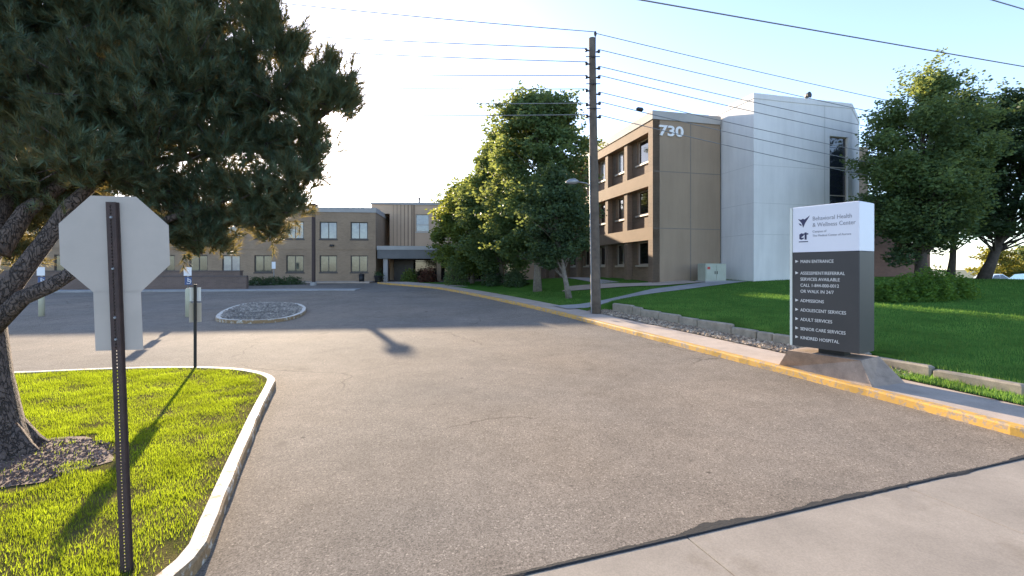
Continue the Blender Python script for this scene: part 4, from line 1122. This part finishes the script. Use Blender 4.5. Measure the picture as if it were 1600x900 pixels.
# ------------------------------------------------------------------ monument sign
mA = np.array([6.39, 10.5]); mB = np.array([7.09, 9.4])
fm = Frame(mA[0], mA[1], *(mB-mA)); ML = float(np.linalg.norm(mB-mA)); TH = .72
mz = float(zr(10)) + .14
mo = thing('monument_sign', 'tall dark and white directory sign on a sloping concrete base', 'sign', (6.9, 10.1, mz))
P = fm.p
b0, b1, t0 = mz-.05, .64, .0
mb = MB()
bot = [(-.36, -.40), (ML+.30, -.30), (ML+.30, TH+.5), (-.36, TH+.55)]
tp = [(-.06, -.07), (ML+.04, -.06), (ML+.04, TH+.1), (-.06, TH+.1)]
def kd_at(u):
    Q = KD + .215*e_dir; uu = 800+F*Q[:, 0]/Q[:, 1]; k = int(np.argmin(np.abs(uu-u))); return Q[k]
fL, fR = kd_at(1211), kd_at(1374)
bk = [fL, fR, fR + 1.0*e_dir, fL + 1.25*e_dir]
mb.hexa([(q[0], q[1], b0) for q in bk] + [P(a, b, b1) for a, b in tp]); mb.build('concrete_base', M['base'], mo)
mb = MB(); mb.box(fm, .45, .95, .2, .5, b1-.02, .765); mb.build('foot', M['black_metal'], mo)
mb = MB(); mb.bevbox(fm, 0, ML, 0, TH, .76, 2.868, .012); dk_ = mb.build('dark_panel', M['sign_dark'], mo)
mb = MB(); mb.bevbox(fm, 0, ML, 0, TH, 2.872, 3.89, .012); wt = mb.build('white_panel', M['sign_white'], mo)
mb = MB(); mb.box(fm, -.05, -.003, -.012, TH*.5, .76, 3.88); mb.build('edge_trim', M['sign_trim'], mo)
LX = .17
def line(txt, z, size=.098, x=LX, m_='letter', par=dk_, sx=.86): return text_obj('lettering', txt, size, fm, x, -.001, z, M[m_], par, .003, sx=sx)
rows_t = [('MAIN ENTRANCE', 2.63), ('ASSESSMENT/REFERRAL', 2.37), ('SERVICES AVAILABLE', 2.235), ('CALL 1-844-000-0012', 2.10), ('OR WALK IN 24/7', 1.965), ('ADMISSIONS', 1.755), ('ADOLESCENT SERVICES', 1.545), ('ADULT SERVICES', 1.335), ('SENIOR CARE SERVICES', 1.125), ('KINDRED HOSPITAL', .925)]
for tx, z in rows_t: line(tx, z)
mb = MB()
for tx, z in rows_t:
    if tx.startswith(('SERV', 'CALL', 'OR W')): continue
    mb.prism([(.065, z+.005), (.13, z+.038), (.065, z+.07)], fm, -.004, -.0005)
mb.build('bullet_arrow', M['letter'], dk_)
line('Behavioral Health', 3.56, .128, .42, 'letter_grey', wt, .82); line('& Wellness Center', 3.42, .128, .42, 'letter_grey', wt, .82)
line('Campus of', 3.295, .07, .42, 'letter_grey', wt, .9); line('The Medical Center of Aurora', 3.205, .066, .42, 'letter_grey', wt, .9)
mb = MB()   # winged emblem
mb.prism([(.12, 3.62), (.2, 3.52), (.23, 3.42), (.27, 3.52), (.37, 3.68), (.26, 3.6), (.22, 3.62), (.19, 3.6)], fm, -.004, -.0005)
mb.prism([(.13, 3.53), (.185, 3.5), (.2, 3.46), (.16, 3.48)], fm, -.004, -.0005)
mb.build('emblem', M['navy'], wt)
mb = MB()   # second mark: letter-like block and caption bar
mb.prism([(.15, 3.27), (.15, 3.17), (.19, 3.15), (.24, 3.17), (.24, 3.2), (.20, 3.19), (.19, 3.21), (.24, 3.24), (.24, 3.27), (.2, 3.3)], fm, -.004, -.0005)
mb.box(fm, .26, .3, -.004, -.0005, 3.15, 3.31); mb.box(fm, .235, .335, -.0042, -.0005, 3.26, 3.29); mb.box(fm, .14, .33, -.004, -.0005, 3.095, 3.115)
mb.build('emblem', M['navy'], wt)
# edging right of the monument sign
ke = [on_lawn(1405, 588), on_lawn(1450, 590), on_lawn(1520, 596), on_lawn(1600, 606), on_lawn(1680, 618)]
print('edging2', [tuple(k) for k in ke])
KE2 = np.array([p + 2.22*e_dir for p in KD if 7.6 < p[1]+2.22*e_dir[1] < 10.9])[::-1]
edging('short_edging', KE2, 'short weathered edging kerb at the lawn corner right of the monument sign', seed=5)

# utility cabinet
cx, cy = at(1121, 28.2), 28.2; cz = lz(cx, cy)
fcab = Frame(cx-.72, cy, 1, .25, )
cab = thing('utility_cabinet', 'pale green utility cabinet at the foot of the brown wall', 'cabinet', (cx, cy, cz))
mb = MB(); mb.box(fcab, -.08, 1.56, -.08, .88, cz-.2, cz+.1); mb.build('plinth', M['path'], cab)
mb = MB(); mb.bevbox(fcab, 0, 1.48, 0, .8, cz+.1, cz+1.15, .03); mb.build('body', M['cabinet'], cab)
for k in range(2):
    mb = MB(); mb.bevbox(fcab, .04+.71*k, .73+.71*k, -.025, -.002, cz+.16, cz+1.06, .008); dd_ = mb.build('door', M['cabinet'], cab)
    mb = MB(); mb.box(fcab, .62+.15*k, .66+.15*k, -.05, -.026, cz+.5, cz+.68); mb.build('handle', M['black_metal'], dd_)
mb = MB(); mb.box(fcab, .1, .3, -.029, -.026, cz+.8, cz+.95); mb.build('warning_label', M['red_face'], cab)

# ------------------------------------------------------------------ parked cars, far right
def car(loc, paint, label):
    x, y, z = loc
    t = thing('parked_car', label, 'car', loc, 'cars parked beyond the lawn')
    f = Frame(x, y, 1, .25)
    body = [(-2.2, .3), (-2.25, .6), (-2.15, .82), (-1.3, .9), (1.15, .95), (2.05, .85), (2.25, .65), (2.25, .35), (2.1, .26), (-2.05, .24)]
    mb = MB(); mb.prism([(a, z+h) for a, h in body][::-1], f, -.85, .85); mb.build('body', M[paint], t)
    cab_ = [(-1.35, .9), (-.7, 1.38), (.5, 1.44), (1.35, .95)]
    mb = MB(); n = 4
    v = [f.p(a, -.8, z+h) for a, h in cab_] ; v2 = [f.p(a, .8, z+h) for a, h in cab_]
    v = [f.p(a, -.8+(.14 if h > 1.2 else 0), z+h) for a, h in cab_]+[f.p(a, .8-(.14 if h > 1.2 else 0), z+h) for a, h in cab_]
    mb.add(v, [(3,2,1,0),(4,5,6,7)]+[(k, (k+1)%4, 4+(k+1)%4, 4+k) for k in range(4)]); ro = mb.build('roof', M[paint], t)
    mb = MB()
    for s in (-1, 1):
        mb.add([f.p(a, s*(.8-(.13 if h > 1.2 else .0)+.012), z+h) for a, h in [(-1.15, .96), (-.65, 1.32), (-.02, 1.36), (-.02, .96)]], [(0,1,2,3)])
        mb.add([f.p(a, s*(.8-(.13 if h > 1.2 else .0)+.012), z+h) for a, h in [(.06, .96), (.06, 1.36), (.48, 1.37), (1.1, .98)]], [(0,1,2,3)])
    mb.build('side_window', M['glass'], t)
    for a in (-1.4, 1.4):
        for s in (-1, 1):
            mb = MB(); c = np.array(f.p(a, s*.72, z+.32)); d = np.array([f.ey[0], f.ey[1], 0])*s*.15
            mb.tube([c, c+d], .32, 16); wh_ = mb.build('wheel', M['tyre'], t)
            mb = MB(); mb.tube([c+d*.9, c+d*1.04], .19, 12); mb.build('rim', M['grey_metal'], wh_)
    for a in (2.2,):
        for s in (-.6, .6): mb = MB(); mb.bevbox(f, a, a+.06, s-.2, s+.2, z+.58, z+.74, .01); mb.build('headlight', M['white_face'], t)
for u, Yd, p_, lab in [(1548, 46, 'car_white', 'pale parked car nearest the tree trunks beyond the lawn'), (1606, 47, 'car_blue', 'bluish parked car at the right edge beyond the lawn')]:
    xx = at(u, Yd); car((xx, Yd, float(terrain_z(xx, Yd))-.03), p_, lab)
mb = MB()
V, Fc = ribbon([(36, 52), (46, 48), (60, 50), (75, 54)], 14, lambda x, y: terrain_z(x, y)-.04, 6)
struct(mesh_obj('parking_area', V, Fc, M['street_asphalt'], None, True))

# ------------------------------------------------------------------ light, sky, camera
SUN_EL = 14.3; SAZ = math.atan2(-.52, 1.0)       # sun stands ahead and to the left
w = bpy.data.worlds.new('World'); S.world = w; w.use_nodes = True
nt = w.node_tree; bg = nt.nodes['Background']
sky = nt.nodes.new('ShaderNodeTexSky'); sky.sky_type = 'NISHITA'; sky.sun_disc = False
sky.sun_elevation = R(SUN_EL); sky.sun_rotation = SAZ
sky.air_density = 1.0; sky.dust_density = 1.6; sky.ozone_density = 2.2; sky.altitude = 1600
hs_ = nt.nodes.new('ShaderNodeHueSaturation'); hs_.inputs['Saturation'].default_value = .92
nt.links.new(sky.outputs[0], hs_.inputs['Color']); tn_ = nt.nodes.new('ShaderNodeMix'); tn_.data_type = 'RGBA'; tn_.blend_type = 'MULTIPLY'; tn_.inputs[0].default_value = 1; tn_.inputs[7].default_value = (1.02, .965, .98, 1)
nt.links.new(hs_.outputs[0], tn_.inputs[6]); nt.links.new(tn_.outputs[2], bg.inputs[0]); bg.inputs[1].default_value = .116
sl = bpy.data.lights.new('sun', 'SUN'); sl.energy = 3.75; sl.angle = R(.53); sl.color = (1, .82, .60)
so = bpy.data.objects.new('sun', sl); COL.objects.link(so)
sd = Vector((-.52, 1, math.hypot(.52, 1)*math.tan(R(SUN_EL))))
so.rotation_euler = sd.to_track_quat('Z', 'Y').to_euler(); so.location = (-10, 20, 30)
cam = bpy.data.cameras.new('camera'); co = bpy.data.objects.new('camera', cam); COL.objects.link(co)
cam.sensor_width = 36; cam.lens = 36*F/1600; cam.shift_y = -(450-HOR)/1600
co.location = (0, 0, CAMZ); co.rotation_euler = (R(90), 0, 0)
cam.clip_start = .05; cam.clip_end = 4000
S.camera = co
S.view_settings.view_transform = 'Standard'; S.view_settings.look = 'None'; S.view_settings.gamma = 1
S.view_settings.exposure = 2.24
